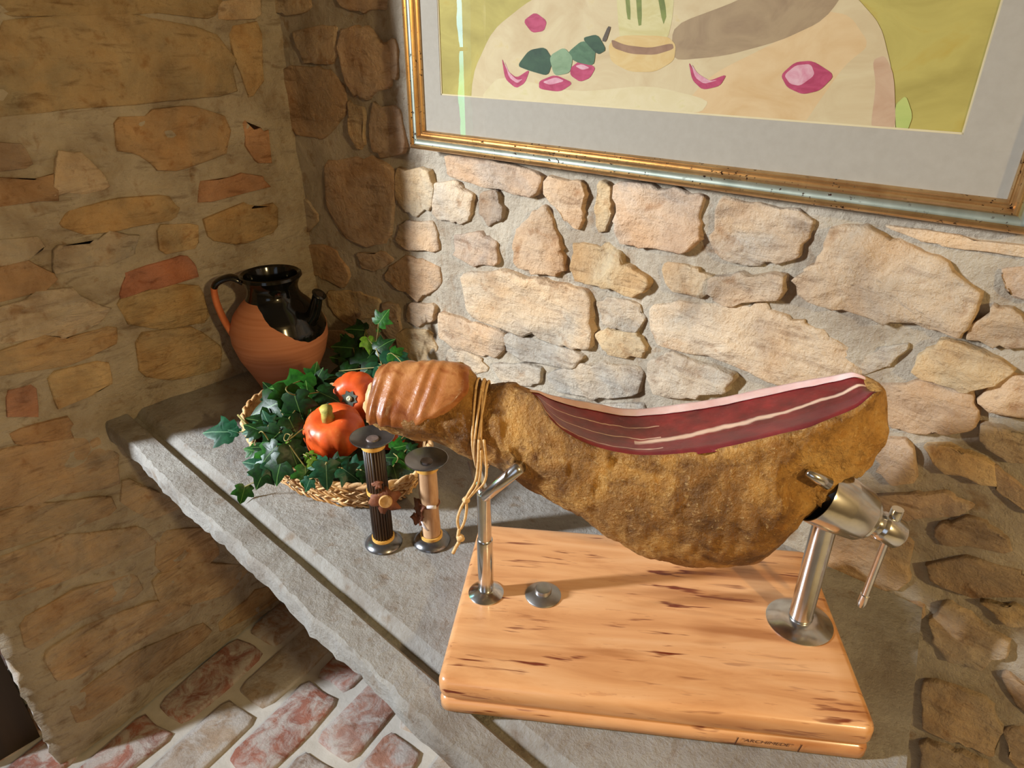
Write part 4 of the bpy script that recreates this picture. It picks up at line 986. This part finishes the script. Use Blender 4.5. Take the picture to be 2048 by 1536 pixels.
M['ribbon'] = simple('white_ribbon', lin((226,216,214)), lin((240,232,228)), 60, .6)
rc2 = b2 + up*.079 + dvh*.017
tubes('tie', [([b2 + up*.0795 + .0165*np.array([math.cos(a), math.sin(a), 0]) for a in np.linspace(0, 2*math.pi, 25)], .0012)], M['pod'], k2, n=6)
tubes('ribbon', [([rc2 + side*.006, rc2, rc2 - side*.009], [.0022,.003,.0028])], M['ribbon'], k2, n=8)
tubes('ribbon', [([b2 + up*.052 + side*.017 + dvh*.004, b2 + up*.040 + side*.013 + dvh*.012, b2 + up*.032 + side*.006 + dvh*.014], [.002,.0035,.003])], M['ribbon'], k2, n=8)
# ================================================================== ivy
def leaf_mat(name, a, b, vein):
    t = NT(name); P = t.n('TexCoord').outputs['Object']; n1 = t.noise(t.pos((1,1,1), 'Object'), 60, 4)
    s3 = t.n('SeparateXYZ', i_0=P); av = t.n('TexNoise', i_Scale=120.0)
    c = t.ramp(n1, [(.35, lin(a)), (.65, lin(b))])
    mid = t.math('LESS_THAN', t.math('ABSOLUTE', s3.outputs[0]), .0007); c = t.mix(t.math('MULTIPLY', mid, .6), c, lin(vein))
    return t.bsdf(c, .42, 0, n1, .25, .002, spec=.3)
LM = [leaf_mat('ivy_dark', (9,32,8), (20,58,14), (110,150,80)), leaf_mat('ivy_mid', (18,60,12), (38,96,22), (130,170,90)), leaf_mat('ivy_bluish', (12,52,32), (32,82,54), (140,180,140)), leaf_mat('ivy_lime', (84,140,34), (122,178,56), (170,200,110))]
OUT = [(0,-.02),(.16,-.16),(.36,-.12),(.50,.02),(.40,.16),(.60,.34),(.66,.52),(.44,.52),(.28,.56),(.20,.80),(.0,1.08)]
OUT = OUT + [(-x, y) for x, y in OUT[1:-1][::-1]]
def leaf_mesh(v, mat, rs):
    rr = random.Random(rs); V = [(0,0,0), (0,.36,.03), (0,.7,.03)]; F = []
    bend = rr.uniform(.15,.4); cup_ = rr.uniform(.1,.3)
    pts = [(x*rr.uniform(.9,1.1), y*rr.uniform(.94,1.06)) for x, y in OUT]; n = len(pts); inner = []
    z_ = lambda x, y: -bend*y*y*.5 - cup_*x*x + .05*abs(x)
    for x, y in pts: V.append((x, y, z_(x, y) - .02))
    for x, y in pts: V.append((x*.55, .3+(y-.3)*.55, z_(x*.55, .3+(y-.3)*.55) + .02))
    c_ = len(V); V.append((0, .3, z_(0,.3)))
    for k in range(n):
        a, b = 3+k, 3+(k+1) % n; F.append((a, b, b+n, a+n)); F.append((a+n, b+n, c_))
    V = V[3:]; F = [tuple(i-3 for i in f) for f in F]
    me = bpy.data.meshes.new('ivy_leaf'); me.from_pydata([tuple(.06*q_ for q_ in p) for p in V], [], F); me.materials.append(mat)
    for p_ in me.polygons: p_.use_smooth = True
    return me
LMS = {(i, j): leaf_mesh(i, LM[i], i*10+j) for i in range(4) for j in range(3)}
M['vine'] = simple('ivy_stem', lin((110,104,52)), lin((150,134,76)), 60, .6)
from mathutils.bvhtree import BVHTree
from mathutils import Matrix
bpy.context.view_layer.update()
def bvh(o, mw=None):
    mw = mw or o.matrix_world
    return BVHTree.FromPolygons([mw @ v.co for v in o.data.vertices], [tuple(q.vertices) for q in o.data.polygons])
SOLID = [bvh(o) for o in scene.objects if o.type == 'MESH' and o.parent and o.parent.name.split('.')[0] in ('squash', 'wicker_basket', 'clay_jug', 'candlestick', 'reed_bundle') and o.name.split('.')[0] not in ('ivy_bed',)] + [bvh(shelf)]
LEAFS = []                                        # (sprig, tree)
def place_leaf(parent, P, size, tip, face, kind, rr):
    """tip: direction the leaf points, face: upper-side normal."""
    y_ = np.asarray(tip, float); y_ /= np.linalg.norm(y_); f_ = np.asarray(face, float); z_ = f_ - y_*(f_ @ y_); z_ /= np.linalg.norm(z_)+1e-9; x_ = np.cross(y_, z_)
    o = bpy.data.objects.new('ivy_leaf', LMS[(kind, rr.randrange(3))]); COL.objects.link(o); o.parent = parent
    k = size/.06; view = tc(P); base = WL[parent.name]
    left_ = -np.array([*RH, 0]); dirs = [view, view*.8 + up*.6, up, view*.8 + left_*.6, left_*.8 + up*.6, up*.8 - view*.6, view*.8 - left_*.6]
    best = None
    for step in range(25):
        for dv_ in (dirs if step else dirs[:1]):
            Wp = np.asarray(P) + dv_*.0025*step - y_*size*.4
            mw = Matrix([[x_[0]*k, y_[0]*k, z_[0]*k, Wp[0]], [x_[1]*k, y_[1]*k, z_[1]*k, Wp[1]], [x_[2]*k, y_[2]*k, z_[2]*k, Wp[2]], [0,0,0,1]])
            tr = bvh(o, mw)
            cost = sum(len(tr.overlap(s_)) for s_ in SOLID)*20 + sum(len(tr.overlap(s_)) for _, s_ in LEAFS)
            if best is None or cost < best[0]: best = (cost, Wp, mw, tr)
            if cost == 0: break
        if best[0] == 0: break
    _, Wp, mw, tr = best
    LEAFS.append((parent.name, tr))
    o.matrix_basis = Matrix.Translation(Vector(-base)) @ mw
    return Wp
def vine(label, leaves, group='ivy sprigs around the basket', seed=1):
    """leaves: (u, v, size_px, image angle of the tip in degrees (0 right, 90 down), kind, ('z', h) or ('y', h))."""
    rr = random.Random(seed); pts = []; todo = []
    for u, v, sz, ang, kind, (pl, h) in leaves:
        P = on_z(u, v, h) if pl == 'z' else on_y(u, v, h)
        dep = (P - CAM) @ np.array([*(FH*cp), -sp]); size = sz/FPX*dep/1.12
        a = math.radians(ang + rr.uniform(-12, 12)); R3 = np.array([*RH, 0]); U3 = np.array([*(FH*sp), cp])
        view = tc(P); tip = R3*math.cos(a) - U3*math.sin(a); face = view*.8 + up*.5 + rr.uniform(-.35,.35)*R3 + rr.uniform(-.3,.3)*U3
        tip = tip + view*rr.uniform(-.15,.25) - up*.1
        todo.append((P, size, tip, face, kind)); pts.append(P - tip*.4*size)
    root = empty('ivy_sprig', pts[0], label, 'ivy', group)
    pts = [place_leaf(root, P, s_, tip, face, kind, rr) for P, s_, tip, face, kind in todo]
    if len(pts) > 1:
        C_ = catmull(np.array(pts), 8); key = {i_*8 for i_ in range(len(pts))}
        def free(i_):
            for a_, b_ in ((i_-1, i_), (i_, i_+1)):
                if a_ < 0 or b_ >= len(C_): continue
                A_, B_ = Vector(C_[a_]), Vector(C_[b_]); L_ = (B_-A_).length
                if L_ < 1e-6: continue
                for s_ in SOLID + [t_ for n_, t_ in LEAFS if n_ != root.name]:
                    if s_.ray_cast(A_, (B_-A_)/L_, L_)[0] is not None: return False
            q_ = Vector(C_[i_])
            return not any(s_.find_nearest(q_, .0028)[0] is not None for s_ in SOLID + [t_ for n_, t_ in LEAFS if n_ != root.name])
        for it in range(30):
            bad = [i_ for i_ in range(len(C_)) if not free(i_)]
            if not bad: break
            for i_ in bad: C_[i_] = C_[i_] + tc(C_[i_])*.003
        tubes('vine_stem', [(C_, .0012)], M['vine'], root, n=5)
    return root
Z = lambda h: ('z', h)
vine('ivy sprig with large dark leaves beside the clay jug', [(548,905,62,130,0,Z(.925)),(560,850,70,200,0,Z(.955)),(535,815,78,160,0,Z(.965)),(585,775,92,190,1,Z(.99)),(618,800,66,250,1,Z(.975)),(640,770,56,300,0,Z(.98)),(655,800,50,20,0,Z(.965)),(600,840,66,80,0,Z(.95)),(575,820,60,100,1,Z(.965)),(630,745,40,270,1,Z(.985)),(522,842,56,190,0,Z(.95)),(545,785,50,220,0,Z(.965)),(610,770,54,240,0,Z(.975)),(588,860,56,60,0,Z(.945)),(670,770,44,330,0,Z(.97))], seed=2)
vine('trailing ivy sprig reaching left past the basket rim', [(560,880,50,150,0,Z(.94)),(535,850,36,240,2,Z(.95)),(545,872,34,60,2,Z(.95)),(505,872,40,170,2,Z(.93)),(440,863,62,185,2,Z(.915)),(478,868,24,200,2,Z(.92))], seed=3)
vine('ivy sprig hanging over the left rim of the basket', [(560,915,62,100,1,Z(.935)),(520,905,52,170,0,Z(.93)),(508,928,46,190,2,Z(.925)),(535,935,50,120,2,Z(.925)),(522,955,52,110,0,Z(.915)),(545,945,40,60,2,Z(.925)),(560,950,60,100,0,Z(.925)),(500,900,30,200,1,Z(.93)),(512,875,44,200,0,Z(.93)),(530,895,46,180,0,Z(.935)),(545,925,48,140,0,Z(.93))], seed=4)
vine('loose ivy runner with one leaf lying on the stone shelf', [(520,960,20,150,1,Z(.90)),(486,988,42,100,1,Z(.867))], seed=5)
vine('ivy sprig along the front rim of the basket', [(590,930,56,60,0,Z(.935)),(612,955,48,100,1,Z(.93)),(640,940,46,30,0,Z(.935)),(616,968,30,110,2,Z(.925)),(655,962,60,95,2,Z(.925)),(638,945,40,170,2,Z(.93)),(690,945,52,10,0,Z(.935)),(700,955,50,40,2,Z(.93)),(715,935,50,320,2,Z(.94)),(735,950,40,30,0,Z(.935)),(675,925,44,320,0,Z(.935)),(622,915,26,70,3,Z(.95)),(582,905,46,60,0,Z(.94)),(600,895,50,120,0,Z(.94))], seed=6)
vine('small bright green ivy shoot in front of the stemmed squash', [(580,890,18,80,3,Z(.965)),(576,900,26,95,3,Z(.96)),(622,922,20,80,3,Z(.955)),(628,935,24,60,3,Z(.95))], seed=7)
vine('ivy sprig between the two candlesticks', [(805,860,44,200,0,Z(.95)),(800,893,46,350,1,Z(.94)),(808,925,42,30,1,Z(.935)),(790,945,36,80,0,Z(.93)),(785,915,40,200,0,Z(.935)),(825,905,36,20,0,Z(.935))], seed=8)
Y = lambda h: ('y', h)
vine('dark ivy sprig behind the squashes against the stone wall', [(690,720,56,200,0,Y(-.14)),(700,690,58,250,0,Y(-.12)),(690,705,50,190,0,Y(-.13)),(735,715,66,300,0,Y(-.13)),(715,660,44,200,0,Y(-.10)),(737,688,34,80,3,Y(-.12)),(765,690,44,330,0,Y(-.12)),(790,740,80,20,2,Y(-.13)),(760,755,64,100,2,Y(-.15)),(795,712,40,10,1,Y(-.12)),(825,752,32,40,3,Y(-.14)),(735,740,60,150,0,Y(-.15)),(685,742,56,180,0,Y(-.17)),(700,755,54,30,0,Y(-.18)),(812,728,46,350,2,Y(-.12))], seed=9)
vine('tall ivy tip rising in front of the stone wall', [(752,690,14,280,1,Y(-.11)),(757,660,10,280,1,Y(-.11)),(765,636,40,300,1,Y(-.11))], seed=10)
# curling tendril and a bare twig
tubes('twig', [([on_z(476,830,.962), on_z(492,848,.958), on_z(508,868,.955)], .0022)], M['vine'], straw, n=6)
td = [(608,858),(600,862),(588,872),(574,882),(568,878),(572,868),(580,870),(578,876)]
tubes('tendril', [(catmull([on_z(u, v, .975) for u, v in td], 6), .0011)], M['vine'], straw, n=5)
